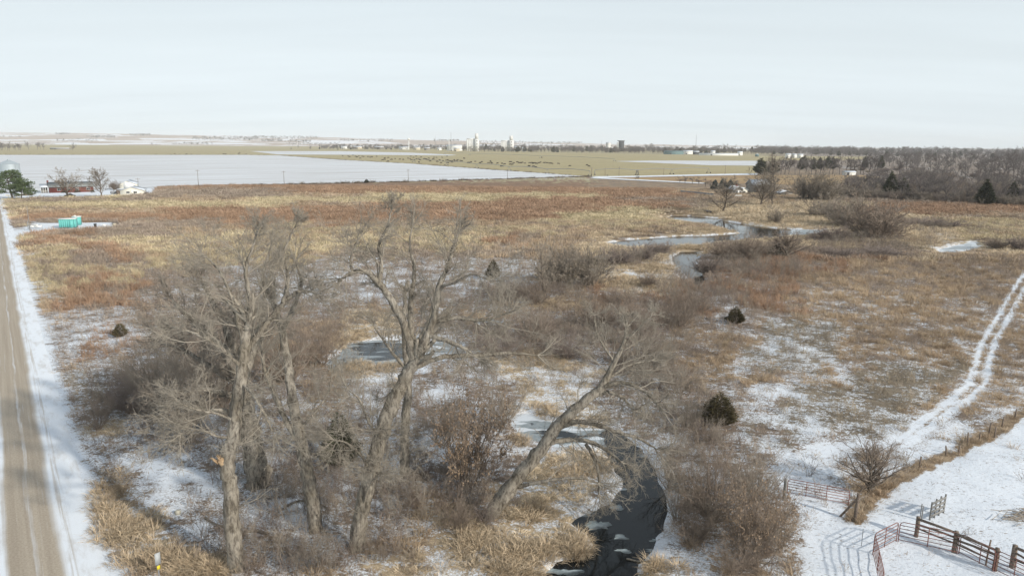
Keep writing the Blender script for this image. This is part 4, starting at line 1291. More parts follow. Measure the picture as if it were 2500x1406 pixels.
CON['pine'] = pine_meshes(61)
for kind, key, x, y, w, h, lab, grp in PLANTS:
    nm = None
    if kind == 'conifer':
        nm = {'pine': 'pine_tree', 'blue': 'spruce_tree', 'farcon': 'evergreen_tree', 'spruce': 'evergreen_tree'}.get(key, 'cedar_tree')
    plant(kind, key, x, y, w, h, lab, grp, name=nm)

# ------------------------------------------------------------------ woods on the right: each tree a copy of one of four shapes
FARM_ = []
for tr_, cr_ in FAR:
    bmm = bmesh.new(); bmm.from_mesh(tr_); bmm.from_mesh(cr_)
    me = bpy.data.meshes.new('far_bare_tree'); bmm.to_mesh(me); bmm.free()
    me.materials.append(MATS['twig_far']); FARM_.append(me)
bmm = bmesh.new(); bmm.from_mesh(CON['farcon'][0]); bmm.from_mesh(CON['farcon'][1])
FCON = bpy.data.meshes.new('far_evergreen'); bmm.to_mesh(FCON); bmm.free(); FCON.materials.append(MATS['evergreen'])
rw = random.Random(77)


def wood(px, py, h, label, group, con=False, wide=1.0):
    p = at(px, py)
    k = mpp(p)
    me = FCON if con else rw.choice(FARM_)
    s = h * k / (12.0 if con else 11.0)
    plant_single(me, 'evergreen_tree' if con else 'bare_tree', label, 'evergreen tree' if con else 'tree', p, rw.random() * 6.28, (s * wide * rw.uniform(.9, 1.25), s * wide * rw.uniform(.9, 1.25), s), group)


L1 = ('bare grey tree in the front row of the dense woods on the right', 'front row of the right woods')
x = 2085
while x < 2530:
    wood(x + rw.uniform(-6, 6), np.interp(x, [2080, 2250, 2500], [482, 490, 502]) + rw.uniform(-4, 3), rw.uniform(36, 66), *L1)
    x += rw.uniform(11, 24)
L2 = ('bare grey tree deep in the woods behind the right meadow', 'trees deep in the right woods')
for yb, h0, h1, x0, dx in ((470, 36, 58, 2065, 24), (455, 32, 50, 2120, 26), (440, 26, 42, 2160, 28), (427, 22, 36, 2190, 30)):
    x = x0
    while x < 2540:
        wood(x + rw.uniform(-8, 8), yb + rw.uniform(-5, 5), rw.uniform(h0, h1), *L2)
        x += dx
L3 = ('bare tree in the windbreak row behind the tan stubble field', 'windbreak trees')
x = 1905
while x < 2150:
    wood(x + rw.uniform(-4, 4), 425 + rw.uniform(-2, 2), rw.uniform(34, 46), *L3)
    x += 12
L4 = ('dark evergreen showing above the windbreak row', 'evergreens in the windbreak')
for x in (1955, 1985, 2000, 2020, 2032, 2110, 2150, 1962):
    wood(x, 414 + rw.uniform(-2, 2), rw.uniform(30, 34), *L4, con=True)
L5 = ('bare tree in the open woods beyond the windbreak', 'open woods beyond the windbreak')
for i in range(70):
    y = rw.uniform(396, 420)
    x = rw.uniform(max(2050, 2150 - (y - 396) * 3), 2540)
    wood(x, y, rw.uniform(.70, .95) * (y - 358) * .58 + 6, *L5)
for (px_, py_, w_, h_) in ((2450, 432, 1.2, 58), (2420, 436, 1.1, 52), (2475, 434, 1.1, 60)):
    wood(px_, py_, h_, 'tall dark limbed tree standing over the right woods', 'tall trees over the right woods', wide=w_)
L6 = ('bare tree in the small grove at the far left beyond the field', 'grove beyond the snowy field')
for i in range(22):
    wood(rw.uniform(-30, 112), rw.uniform(365, 369), rw.uniform(12, 20), *L6)
wood(178, 368.5, 17, 'lone bare tree right of the far left grove', None)
L7 = ('small lone tree on the far tan pasture', 'lone trees on the far pasture')
for x_, y_, h_ in ((372, 357, 8), (382, 357, 5), (710, 367, 7), (728, 362, 7), (757, 367, 12), (822, 366, 12), (803, 367, 5)):
    wood(x_, y_, h_, *L7)
for x_, y_, h_, lb in ((1551, 440, 9, 'left scrubby tree by the farm lane'), (1560, 440, 10, 'right scrubby tree by the farm lane'), (1437, 431, 4, 'small bush at the field corner'), (1483, 432, 5, 'small bush by the lane poles')):
    wood(x_, y_, h_, lb, None, wide=1.3)
for x_, y_, h_ in ((1660, 447, 14), (1672, 448, 18), (1690, 450, 16), (1706, 452, 18), (1722, 456, 18), (1735, 462, 18), (1795, 466, 18)):
    wood(x_, y_, h_, 'reddish scrub bush in the hedge left of the blue spruces', 'scrub hedge by the farm', wide=1.8)

# ------------------------------------------------------------------ scattering by geometry nodes
scat_cols = []


def scatter(name, pts, protos, kind, rot, scl, tint=None):
    c = bpy.data.collections.new(name + '_shapes')
    for i, me in enumerate(protos):
        o = bpy.data.objects.new('%s_shape_%02d' % (name, i), me); c.objects.link(o)
    me = bpy.data.meshes.new(name)
    me.vertices.add(len(pts)); me.vertices.foreach_set('co', np.asarray(pts, np.float32).ravel())
    a = me.attributes.new('pick', 'INT', 'POINT'); a.data.foreach_set('value', np.asarray(kind, np.int32))
    a = me.attributes.new('turn', 'FLOAT_VECTOR', 'POINT'); a.data.foreach_set('vector', np.asarray(rot, np.float32).ravel())
    a = me.attributes.new('size', 'FLOAT_VECTOR', 'POINT'); a.data.foreach_set('vector', np.asarray(scl, np.float32).ravel())
    if tint is not None:
        a = me.attributes.new('tint', 'FLOAT_VECTOR', 'POINT'); a.data.foreach_set('vector', np.asarray(tint, np.float32).ravel())
    o = link(name, me); o['kind'] = 'stuff'
    ng = bpy.data.node_groups.new(name, 'GeometryNodeTree')
    ng.interface.new_socket('Geometry', in_out='INPUT', socket_type='NodeSocketGeometry')
    ng.interface.new_socket('Geometry', in_out='OUTPUT', socket_type='NodeSocketGeometry')
    N, Lk = ng.nodes, ng.links
    gi, go = N.new('NodeGroupInput'), N.new('NodeGroupOutput')
    ci = N.new('GeometryNodeCollectionInfo'); ci.inputs[0].default_value = c; ci.inputs['Separate Children'].default_value = True; ci.inputs['Reset Children'].default_value = True
    ip = N.new('GeometryNodeInstanceOnPoints')

    def na(nm, typ):
        n = N.new('GeometryNodeInputNamedAttribute'); n.data_type = typ; n.inputs[0].default_value = nm
        return n.outputs[0]
    Lk.new(gi.outputs[0], ip.inputs['Points']); Lk.new(ci.outputs[0], ip.inputs['Instance'])
    ip.inputs['Pick Instance'].default_value = True
    Lk.new(na('pick', 'INT'), ip.inputs['Instance Index'])
    er = N.new('FunctionNodeEulerToRotation'); Lk.new(na('turn', 'FLOAT_VECTOR'), er.inputs[0])
    Lk.new(er.outputs[0], ip.inputs['Rotation']); Lk.new(na('size', 'FLOAT_VECTOR'), ip.inputs['Scale'])
    Lk.new(ip.outputs[0], go.inputs[0])
    m = o.modifiers.new('scatter', 'NODES'); m.node_group = ng
    return o


t = NT('grass_blades')
tn = t.attr('tint', 'INSTANCER').outputs['Color']
nz = t.noise(t.pos(), 3.0, 2, .5)
MATS['grass'] = t.done(t.mix(t.range(nz, .3, .7), t.mix(1.0, tn, (.8, .8, .8), 'MULTIPLY'), t.mix(1.0, tn, (1.18, 1.18, 1.18), 'MULTIPLY')), .8)
t.b.inputs['Specular IOR Level'].default_value = .15


def tuft(seed, n, rad, hh, w, lean, flat=0.0, bend=.35):
    rs = np.random.default_rng(seed)
    a = rs.random(n) * 6.283; r = rad * np.sqrt(rs.random(n))
    P = np.stack([np.cos(a) * r, np.sin(a) * r, -.06 + flat * .2 * rs.random(n)], 1)
    D = unit(np.stack([np.cos(a) * lean * (r / rad + .2), np.sin(a) * lean * (r / rad + .2), np.ones(n) * (1 - flat)], 1) + .22 * rs.normal(size=(n, 3)) + np.array([.25, .1, 0]) * (lean > .4))
    D[:, 2] = np.abs(D[:, 2])
    return MB().blades(P, D, hh * (.55 + .75 * rs.random(n)), w * (.6 + .8 * rs.random(n)), bend, rs).mesh('tuft', MATS['grass'])


def forb(seed, n=7, h=.9):
    rs = np.random.default_rng(seed)
    P0 = np.stack([rs.normal(size=n) * .16, rs.normal(size=n) * .16, np.full(n, -.05)], 1)
    D = np.stack([rs.normal(size=n) * .3, rs.normal(size=n) * .3, np.ones(n)], 1)
    P, R = grow(rs, P0, D, h * (.6 + .6 * rs.random(n)), np.full(n, .010), 2, .1, 0, .5)
    mb = MB().tubes(P, R, 3)
    p, D, L, R = spawn(rs, P, R, np.full(n, h), 5, .35, 1, 20, 50, .3, .8, .3)
    P1, R1 = grow(rs, p, D, L, np.full(len(p), .009), 1, .1, .1, .6)
    mb.tubes(P1, R1, 3)
    return mb.mesh('forb', MATS['grass'])


GP = [tuft(1, 40, .28, .85, .020, .35), tuft(2, 34, .34, .75, .020, .5), tuft(3, 46, .30, .62, .022, .9, .1, .8), tuft(4, 50, .42, .60, .024, 1.1, .15, .9),
      forb(5), forb(6, 6, .75), tuft(7, 22, .5, .26, .022, 1.2, .5, .5), tuft(8, 26, .6, .22, .02, 1.2, .5, .5),
      tuft(9, 60, 1.0, .8, .05, .3), tuft(10, 60, 1.1, .7, .05, .45)]
KIND_FOR = {'r': [0, 1, 4, 0], 'o': [0, 1, 0, 6], 'y': [0, 1, 0, 1], 'b': [4, 5, 6, 5], 'g': [6, 7, 5, 4], 't': [2, 3, 2, 3], 'p': [6, 7, 6, 7]}
KT = np.array([KIND_FOR[k] for k in KEYS])
rg = np.random.default_rng(99)


def wedge(y0, y1, dens):
    n = int(dens * .5 * (y1 - y0) * 2 * (.78 * (y0 + y1) / 1 + 8))
    y = y0 + (y1 - y0) * rg.random(n)
    x = (rg.random(n) * 2 - 1) * (.78 * y + 8)
    k = rg.random(n) < (.78 * y + 8) / (.78 * y1 + 8)
    keepn = rg.random(n) < 1
    return x[keepn], y[keepn]


def wedge(y0, y1, dens):
    xm = .78 * y1 + 6
    n = int(dens * (y1 - y0) * 2 * xm)
    y = y0 + (y1 - y0) * rg.random(n); x = (rg.random(n) * 2 - 1) * xm
    k = np.abs(x) < .78 * y + 6
    return x[k], y[k]


XS, YS, TS = [], [], []
for y0, y1, dn, tier in ((26, 60, 5.2, 0), (60, 100, 3.8, 0), (100, 160, 2.3, 1), (160, 250, 1.3, 2), (250, 420, .9, 3)):
    x, y = wedge(y0, y1, dn); XS.append(x); YS.append(y); TS.append(np.full(len(x), tier))
x = np.concatenate(XS); y = np.concatenate(YS); tier = np.concatenate(TS)
s, c = cover(x, y)
px, py = project(x, y)
clump = fbm(x / 1.7, y / 1.7, 120, 2)
pk = np.clip(1.0 - 1.15 * s, 0, 1) * .9
pk = np.where(s > .95, .04, np.maximum(pk, .09))
cs = creek_sd(x, y)
ok = (rg.random(len(x)) < pk) & (cs > np.where(y > 140, 2.2, .5)) & (road_w(x, y) > .3 + .4 * rg.random(len(x)))
for mn_x, mx_x, mn_y, mx_y in ((-400, 420, 440, 478),):
    ok &= ~((px > mn_x) & (px < mx_x) & (py > mn_y) & (py < mx_y) & (s > .7))
ok &= ~((c == KEYS.index('t')) & (y < 100) & (fbm(x / 1.1, y / 1.1, 150, 2) < .50))
for tr_ in TRACKS:
    ok &= line_dist(x, y, tr_) > .45
ok &= (py > 455 + np.interp(px, [300, 400, 1440, 1700], [24, 3.5, -22, -8])) | (px > 1700)
ok &= ~((px > 1700) & (py < 452))
ok &= poly_sd(x, y, PADPOLY) > .5
x, y, s, c, tier, px, py = (q[ok] for q in (x, y, s, c, tier, px, py))
n = len(x)
z = ground_z(x, y)
kd = KT[c, rg.integers(0, 4, n)]
low = s > .72
kd = np.where(low & (rg.random(n) < .75), 6 + rg.integers(0, 2, n), kd)
kd = np.where((tier >= 2) & (kd < 6), 8 + rg.integers(0, 2, n), kd)
sc_ = np.array([1.0, 1.25, 1.35, 2.3])[tier] * (.65 + .7 * rg.random(n))
hz = sc_ * np.where(c == KEYS.index('r'), 1.15, 1.0) * np.where(low, .75, 1) * (.75 + .5 * fbm(x / 5, y / 5, 130, 2))
hz = np.where(tier == 3, hz * .55, hz)
hz = hz * np.where(line_dist(x, y, FENCE) < 1.3, .6, 1) * np.where(y > 140, .35 + .65 * sstep(2, 14, creek_sd(x, y)), 1)
hut = at(1731, 523)
hz = hz * np.where((np.abs(x - hut.x) < 4) & (y > hut.y - 16) & (y < hut.y + 3), .25, 1)
pal = PALA[c]
alt = PALA[np.clip(c + rg.integers(-1, 2, n), 0, 5)]
w_ = (.35 * rg.random(n) ** 2)[:, None]
tint = (pal * (1 - w_) + alt * w_) * (.85 + .75 * rg.random(n))[:, None] * (.9 + .4 * fbm(x / 14, y / 14, 140, 2))[:, None]
wind = np.stack([rg.normal(size=n) * .12, rg.normal(size=n) * .12, rg.random(n) * 6.283], 1)
o = scatter('meadow_grass', np.stack([x, y, z], 1), GP, kd, wind, np.stack([sc_, sc_, hz], 1), tint)
print('grass', n)

# tan reeds and matted straw in named places (photo x, y, spread, count)
RX, RYY = [], []
for qx, qy, sw, sh, m in ((1590, 655, 70, 12, 260), (1500, 690, 50, 12, 160), (1640, 612, 70, 5, 260), (1720, 606, 50, 4, 200), (1400, 745, 80, 14, 240), (1330, 745, 50, 12, 140), (1600, 690, 50, 12, 120),
                          (870, 895, 50, 14, 160), (830, 830, 40, 12, 180), (940, 905, 40, 10, 60), (1330, 1000, 40, 20, 90), (1290, 940, 40, 20, 60), (1270, 1075, 25, 16, 60), (1430, 1120, 30, 22, 90), (1395, 1150, 45, 20, 100), (1470, 1140, 20, 18, 60),
                          (1290, 1250, 60, 22, 130), (1400, 1330, 45, 24, 170), (1300, 1350, 90, 22, 220), (1180, 1330, 70, 26, 150), (1260, 1390, 110, 16, 180), (1420, 1345, 22, 22, 150), (1120, 1270, 60, 22, 120),
                          (480, 1390, 70, 18, 420), (300, 1290, 60, 40, 260), (250, 1230, 25, 40, 120), (360, 1370, 60, 20, 160), (290, 1180, 40, 30, 60), (1600, 1385, 30, 14, 70), (1800, 560, 40, 4, 120), (1900, 535, 120, 8, 360), (2060, 605, 90, 4, 300), (2250, 590, 60, 6, 140),
                          (1520, 590, 40, 3, 100), (1700, 563, 80, 4, 260), (1340, 870, 60, 18, 120), (1360, 890, 40, 14, 60), (1250, 1000, 20, 12, 40)):
    m = int(m * (.33 if qy > 900 else .8))
    RX.append(qx + sw * rg.normal(size=m) * .62); RYY.append(qy + sh * rg.normal(size=m) * .62)
qx = np.concatenate(RX); qy = np.concatenate(RYY)
g_ = np.array([tuple(at(a_, b_))[:2] for a_, b_ in zip(qx, qy)])
k = (creek_sd(g_[:, 0], g_[:, 1]) > np.where(g_[:, 1] > 140, 1.6, .25))
g_ = g_[k]; n = len(g_)
far_ = g_[:, 1] > 120
tint = np.array(PAL['t'])[None] * (.75 + .65 * rg.random(n))[:, None] * np.array([1, .97 + .06 * 0, .95])[None]
sc_ = np.where(far_, 1.4, 1.0) * (.8 + .7 * rg.random(n))
scatter('creek_reeds', np.stack([g_[:, 0], g_[:, 1], ground_z(g_[:, 0], g_[:, 1])], 1), GP, np.where(rg.random(n) < (.75 if True else 1), 2 + rg.integers(0, 2, n), rg.integers(0, 2, n)),
        np.stack([rg.normal(size=n) * .15, rg.normal(size=n) * .15, rg.random(n) * 6.283], 1), np.stack([sc_, sc_, sc_ * np.where(far_, 1.1, .9)], 1), tint)

# thin saplings and brush under the trees
UP = [shrub_mesh('brush_a', 71, n=7, h=2.2, m1=5, m2=3, r=.014, tw=.007, mat='twig_mauve', spread=40, base=.3, k3=1)[0],
      shrub_mesh('brush_b', 72, n=6, h=2.0, m1=5, m2=3, r=.014, tw=.007, mat='twig_brown', spread=35, base=.4, k3=1)[0],
      shrub_mesh('brush_c', 73, n=10, h=1.5, m1=4, m2=3, r=.010, tw=.006, mat='twig_brown', spread=55, base=.5, k3=1)[0],
      shrub_mesh('brush_d', 74, n=5, h=2.8, m1=6, m2=3, r=.016, tw=.007, mat='twig_grey', spread=28, base=.3, k3=1)[0]]
BX, BY = [], []
for qx, qy, sw, sh, m in ((800, 1180, 200, 90, 330), (1000, 1220, 110, 60, 170), (650, 1130, 120, 60, 120), (450, 1060, 120, 50, 120), (520, 900, 150, 60, 180), (760, 980, 90, 70, 120), (900, 980, 90, 60, 70), (1100, 1020, 110, 60, 110), (1150, 1240, 90, 40, 80),
                          (1500, 810, 190, 50, 400), (1300, 840, 130, 45, 210), (1620, 860, 110, 80, 200), (1650, 1000, 70, 80, 120), (1720, 1080, 90, 60, 150), (1780, 1230, 90, 90, 120), (1850, 1340, 70, 60, 70), (1700, 730, 120, 40, 240), (1830, 660, 120, 20, 240),
                          (1150, 800, 120, 40, 160), (980, 760, 150, 50, 140), (700, 800, 160, 50, 200), (1360, 715, 80, 18, 90), (1900, 560, 60, 6, 30), (2100, 600, 150, 14, 240), (2000, 520, 120, 12, 160), (1750, 500, 80, 10, 120), (2200, 500, 200, 8, 200), (2200, 570, 120, 10, 100),
                          (300, 960, 90, 60, 130), (620, 1320, 130, 40, 70), (880, 1360, 120, 30, 90), (700, 1390, 90, 20, 60), (1230, 730, 60, 12, 60), (1560, 640, 60, 8, 60), (1420, 930, 60, 30, 40)):
    m = int(m * (.68 if qy > 880 else 1))
    BX.append(qx + sw * rg.normal(size=m) * .7); BY.append(qy + sh * rg.normal(size=m) * .7)
qx = np.concatenate(BX); qy = np.concatenate(BY)
k = (qy > 470); qx = qx[k]; qy = qy[k]
g_ = np.array([tuple(at(a_, b_))[:2] for a_, b_ in zip(qx, qy)])
k = (creek_sd(g_[:, 0], g_[:, 1]) > .6) & (road_w(g_[:, 0], g_[:, 1]) > 2.5) & (poly_sd(g_[:, 0], g_[:, 1], PADDOCK) > 1.0)
gate_c = at(2000, 1230)
k &= np.hypot(g_[:, 0] - gate_c.x, g_[:, 1] - gate_c.y) > 3.4
g_ = g_[k]; n = len(g_)
sc_ = np.where(g_[:, 1] > 110, 1.25, .85) * (.5 + .75 * rg.random(n))
scatter('undergrowth', np.stack([g_[:, 0], g_[:, 1], ground_z(g_[:, 0], g_[:, 1])], 1), UP, rg.integers(0, 4, n),
        np.stack([rg.normal(size=n) * .1, rg.normal(size=n) * .1, rg.random(n) * 6.283], 1), np.stack([sc_] * 3, 1))

# low brush filling the foot of the right-hand woods
bx_, by_ = [], []
for i in range(300):
    x_ = rg.uniform(2060, 2560); b_ = np.interp(x_, [2080, 2250, 2500], [484, 493, 505])
    q = at(x_, b_ - 75 * rg.random() ** 1.6); bx_.append(q.x); by_.append(q.y)
n = len(bx_); sc_ = .8 + 1.5 * rg.random(n)
BR = [SHRUB['far_mauve'][0], SHRUB['far_dense'][0], SHRUB['far_bigbrown'][0]]
scatter('woodland_brush', np.stack([bx_, by_, np.zeros(n)], 1), BR, rg.integers(0, 3, n), np.stack([np.zeros(n), np.zeros(n), rg.random(n) * 6.28], 1), np.stack([sc_ * .9, sc_ * .9, sc_ * .6], 1))

# weedy rows along the field edges
wx_, wy_ = [], []
for line, m, sp in (([(600, 379.6), (690, 380.6), (830, 390.6), (1000, 400.2), (1200, 414.8), (1440, 431.6)], 500, 3.0), ([(380, 458), (1000, 444), (1440, 432)], 500, 1.2), ([(0, 378.2), (600, 378.2)], 200, 4.0)):
    L_ = np.array([tuple(at(*q))[:2] for q in line])
    d_ = np.concatenate([[0], np.cumsum(np.linalg.norm(np.diff(L_, axis=0), axis=1))])
    tt = rg.random(m) * d_[-1]
    wx_.append(np.interp(tt, d_, L_[:, 0]) + rg.normal(size=m) * sp * .4); wy_.append(np.interp(tt, d_, L_[:, 1]) + rg.normal(size=m) * sp * .4)
wx_ = np.concatenate(wx_); wy_ = np.concatenate(wy_); n = len(wx_)
sc_ = 1.2 + 2.0 * rg.random(n) ** 3
scatter('field_edge_weeds', np.stack([wx_, wy_, np.full(n, .1)], 1), GP, rg.integers(0, 4, n), np.stack([0 * sc_, 0 * sc_, rg.random(n) * 6.28], 1), np.stack([sc_ * 1.5, sc_ * 1.5, sc_], 1), np.array([[.17, .135, .09]]) * (.6 + .8 * rg.random(n))[:, None])

# the wooded edge of the town, far woods and hill woods: one mass each
def far_mass(name, pts, hs, con=.0):
    n = len(pts)
    kd = rg.integers(0, 4, n); kd = np.where(rg.random(n) < con, 4, kd)
    s = np.asarray(hs) / 12.0
    scatter(name, pts, FARM_ + [FCON], kd, np.stack([np.zeros(n), np.zeros(n), rg.random(n) * 6.283], 1), np.stack([s * 1.45, s * 1.45, s], 1))


pp, hh = [], []
for i in range(900):
    x_ = rg.uniform(1130, 1920); yb = np.interp(x_, [1130, 1300, 1660, 1920], [370.5, 372.5, 376, 378]) - abs(rg.normal()) * 4.0
    p = at(x_, yb); k_ = mpp(p); pp.append(list(p)); hh.append(rg.uniform(8, 14.5) * k_)
for i in range(620):
    x_ = rg.uniform(780, 1150); yb = rg.uniform(358, 366.5)
    p = at(x_, yb); k_ = mpp(p); pp.append(list(p)); hh.append(rg.uniform(3.5, 8.0) * k_)
for i in range(1500):
    x_ = rg.uniform(1850, 2620); yb = np.interp(x_, [1850, 2100, 2500], [375, 383, 394]) - rg.random() * np.interp(x_, [1850, 2100, 2500], [9, 15, 22])
    if 2250 < x_ < 2420 and 384 < yb < 393 and rg.random() < .8:
        continue
    p = at(x_, yb); k_ = mpp(p); pp.append(list(p)); hh.append(rg.uniform(8, 13) * k_)
far_mass('distant_woods', np.array(pp), np.array(hh), .06)
pp, hh = [], []
for x0, x1, y0, y1, m in ((140, 175, 327, 329, 30), (215, 285, 333, 337, 60), (320, 370, 328, 332, 50), (470, 630, 335, 343, 190), (620, 780, 333, 340, 130), (640, 690, 342, 346, 60), (690, 760, 344, 348, 50), (140, 240, 340, 346, 40), (830, 960, 340, 346, 70), (1060, 1120, 341, 345, 60), (0, 60, 333, 336, 10), (700, 830, 350, 354, 60), (420, 520, 350, 353, 40), (1160, 1420, 346, 352, 120)):
    for i in range(int(m * 1.8)):
        p = hill_point(rg.uniform(x0, x1), rg.uniform(y0, y1) + 1.0)
        pp.append(list(p)); hh.append(rg.uniform(2.2, 4.2) * mpp(p))
far_mass('hill_woods', np.array(pp), np.array(hh), .02)

# ------------------------------------------------------------------ built things
S = simple
S('white_metal', (.80, .80, .77), (.74, .74, .71), 2, .55)
S('cream_siding', (.83, .80, .70), (.78, .75, .65), 2, .6)
S('red_brick', (.19, .062, .052), (.14, .05, .042), 5, .85)
S('roof_grey', (.30, .32, .31), (.20, .21, .21), 2, .85)
S('roof_snow', (.76, .80, .85), (.50, .52, .55), 1.2, .9)
S('galvanised', (.50, .55, .57), (.40, .45, .47), 1.5, .4, 0, 0, (1, 1, 4), .35)
S('teal_paint', (.15, .50, .46), (.13, .44, .41), 1.5, .5)
S('dark_glass', (.02, .025, .03), (.03, .035, .04), 3, .15)
S('black_paint', (.02, .02, .022), (.03, .03, .03), 3, .5)
S('weathered_wood', (.25, .20, .16), (.12, .09, .07), 8, .9, .3, .3, (1, 1, 1))
S('grey_wood', (.28, .27, .255), (.18, .175, .165), 4, .9, .2)
S('blue_grey_board', (.22, .25, .27), (.16, .185, .20), 4, .9)
S('pipe_red', (.25, .105, .09), (.20, .11, .085), 9, .6, .1, .15)
S('rust_steel', (.20, .10, .065), (.12, .07, .05), 9, .7, .2)
S('concrete', (.74, .74, .72), (.64, .64, .62), .15, .8)
S('dark_steel', (.085, .09, .10), (.06, .065, .07), .2, .7)
S('steel_grey', (.30, .31, .32), (.22, .23, .24), 3, .5)
S('sign_grey', (.42, .44, .45), (.36, .38, .39), 6, .5)
S('yellow_paint', (.75, .62, .05), (.70, .55, .04), 6, .5)
S('cow_hide', (.018, .015, .013), (.03, .025, .02), 3, .7)
S('stone_pale', (.50, .48, .40), (.40, .38, .32), 5, .9, .3)
S('clear_ice', (.30, .345, .36), (.13, .16, .17), 1.6, .25)
S('beige_paint', (.62, .55, .42), (.56, .50, .38), 4, .6)
S('wire', (.20, .20, .20), (.15, .14, .13), 3, .6)
S('barn_grey', (.30, .28, .25), (.24, .22, .20), 2, .85)
S('door_brown', (.20, .16, .13), None, 3, .7)
S('teal_roof', (.16, .25, .26), (.13, .20, .21), .3, .6)
AX = ROAD_RZ                                  # farm buildings stand square to the road


def part(name, mb, mat, root, smooth=False, label=None, parent=None):
    o = link(name, mb.mesh(name, MATS[mat], smooth), parent or root)
    if label: o['label'] = label
    return o


def gable(mb, x0, x1, y0, y1, z0, z1, over=.3, th=.12):
    """two thick roof slabs, ridge along local y"""
    xm = (x0 + x1) / 2
    for s, xe in ((-1, x0 - over), (1, x1 + over)):
        ze = z0 - over * (z1 - z0) / ((x1 - x0) / 2)
        a = [(xe, y0 - over, ze), (xm, y0 - over, z1), (xm, y1 + over, z1), (xe, y1 + over, ze)]
        v = a + [(p[0], p[1], p[2] + th) for p in a]
        mb.add(v, [(0, 1, 2, 3), (7, 6, 5, 4), (0, 4, 5, 1), (1, 5, 6, 2), (2, 6, 7, 3), (3, 7, 4, 0)])


def gable_walls(mb, x0, x1, y0, y1, z0, z1):
    xm = (x0 + x1) / 2
    v = [(x0, y0, -.3), (x1, y0, -.3), (x1, y1, -.3), (x0, y1, -.3), (x0, y0, z0), (x1, y0, z0), (x1, y1, z0), (x0, y1, z0), (xm, y0, z1), (xm, y1, z1)]
    mb.add(v, [(0, 1, 5, 4), (1, 2, 6, 5), (2, 3, 7, 6), (3, 0, 4, 7)], [(4, 5, 8), (6, 7, 9)])


def window(root, c, w, h, ny=-1, axis='y', frame='white_metal', n=2):
    """recessed glass in a proud frame on a wall facing local -y or -x"""
    f = MB()
    x, y, z = c
    bx = (lambda dx, dz, sx, sz, d: f.box((x + dx, y + d * ny, z + dz), (sx, .07, sz))) if axis == 'y' else (lambda dx, dz, sx, sz, d: f.box((x + d * ny, y + dx, z + dz), (.07, sx, sz)))
    bx(-w / 2, 0, .09, h + .09, .03); bx(w / 2, 0, .09, h + .09, .03); bx(0, h / 2, w - .09, .09, .03); bx(0, -h / 2, w - .09, .09, .03)
    if n == 2:
        bx(0, 0, .06, h - .09, .03)
    o = part('window', f, frame, root)
    g = MB()
    g.box((x, y + .012 * ny, z) if axis == 'y' else (x + .012 * ny, y, z), (w - .1, .02, h - .1) if axis == 'y' else (.02, w - .1, h - .1))
    part('pane', g, 'dark_glass', root, parent=o)


# ---- farmyard on the left
p = at(26, 436); k = mpp(p); R_ = 22 * k
bin_ = thing('grain_bin', 'round grey corrugated grain bin with a cone roof behind the pines', 'grain bin', p, AX)
hb = 35 * k; hr = 9.5 * k
w_ = MB()
n_ = 40; rings = 11
for r_ in range(rings):
    z0 = hb * r_ / rings; z1 = hb * (r_ + 1) / rings - .05
    a_ = np.arange(n_) * 2 * math.pi / n_
    rr = R_ * (1 + .004 * (r_ % 2))
    v = np.concatenate([np.stack([np.cos(a_) * rr, np.sin(a_) * rr, np.full(n_, q)], 1) for q in (z0, z1)])
    w_.add(v, [(i, (i + 1) % n_, n_ + (i + 1) % n_, n_ + i) for i in range(n_)])
    part('wall_ring', w_, 'galvanised', bin_, True); w_ = MB()
rf = MB()
a_ = np.arange(n_) * 2 * math.pi / n_
prof = [(R_ * 1.03, hb - .1), (R_ * .55, hb + hr * .55), (R_ * .16, hb + hr * .95), (0.01, hb + hr)]
v = np.concatenate([np.stack([np.cos(a_) * q, np.sin(a_) * q, np.full(n_, z)], 1) for q, z in prof])
rf.add(v, [(j * n_ + i, j * n_ + (i + 1) % n_, (j + 1) * n_ + (i + 1) % n_, (j + 1) * n_ + i) for j in range(3) for i in range(n_)])
roof_ = part('roof', rf, 'galvanised', bin_)
cp = MB(); cp.tubes(np.array([[[0, 0, hb + hr * .9], [0, 0, hb + hr + .5]]]), np.array([[.6, .6]]), 12, True); part('cap', cp, 'galvanised', bin_, parent=roof_)
ld = MB()
for s in (-.2, .2):
    ld.bar((R_ * 1.02 * math.cos(-1.0) + s, R_ * 1.02 * math.sin(-1.0) - .05, 0), (R_ * 1.02 * math.cos(-1.0) + s, R_ * 1.02 * math.sin(-1.0) - .05, hb), .03, 5)
for q in np.arange(.5, hb, .6):
    ld.bar((R_ * 1.02 * math.cos(-1.0) - .2, R_ * 1.02 * math.sin(-1.0) - .05, q), (R_ * 1.02 * math.cos(-1.0) + .2, R_ * 1.02 * math.sin(-1.0) - .05, q), .02, 4)
part('ladder', ld, 'steel_grey', bin_)

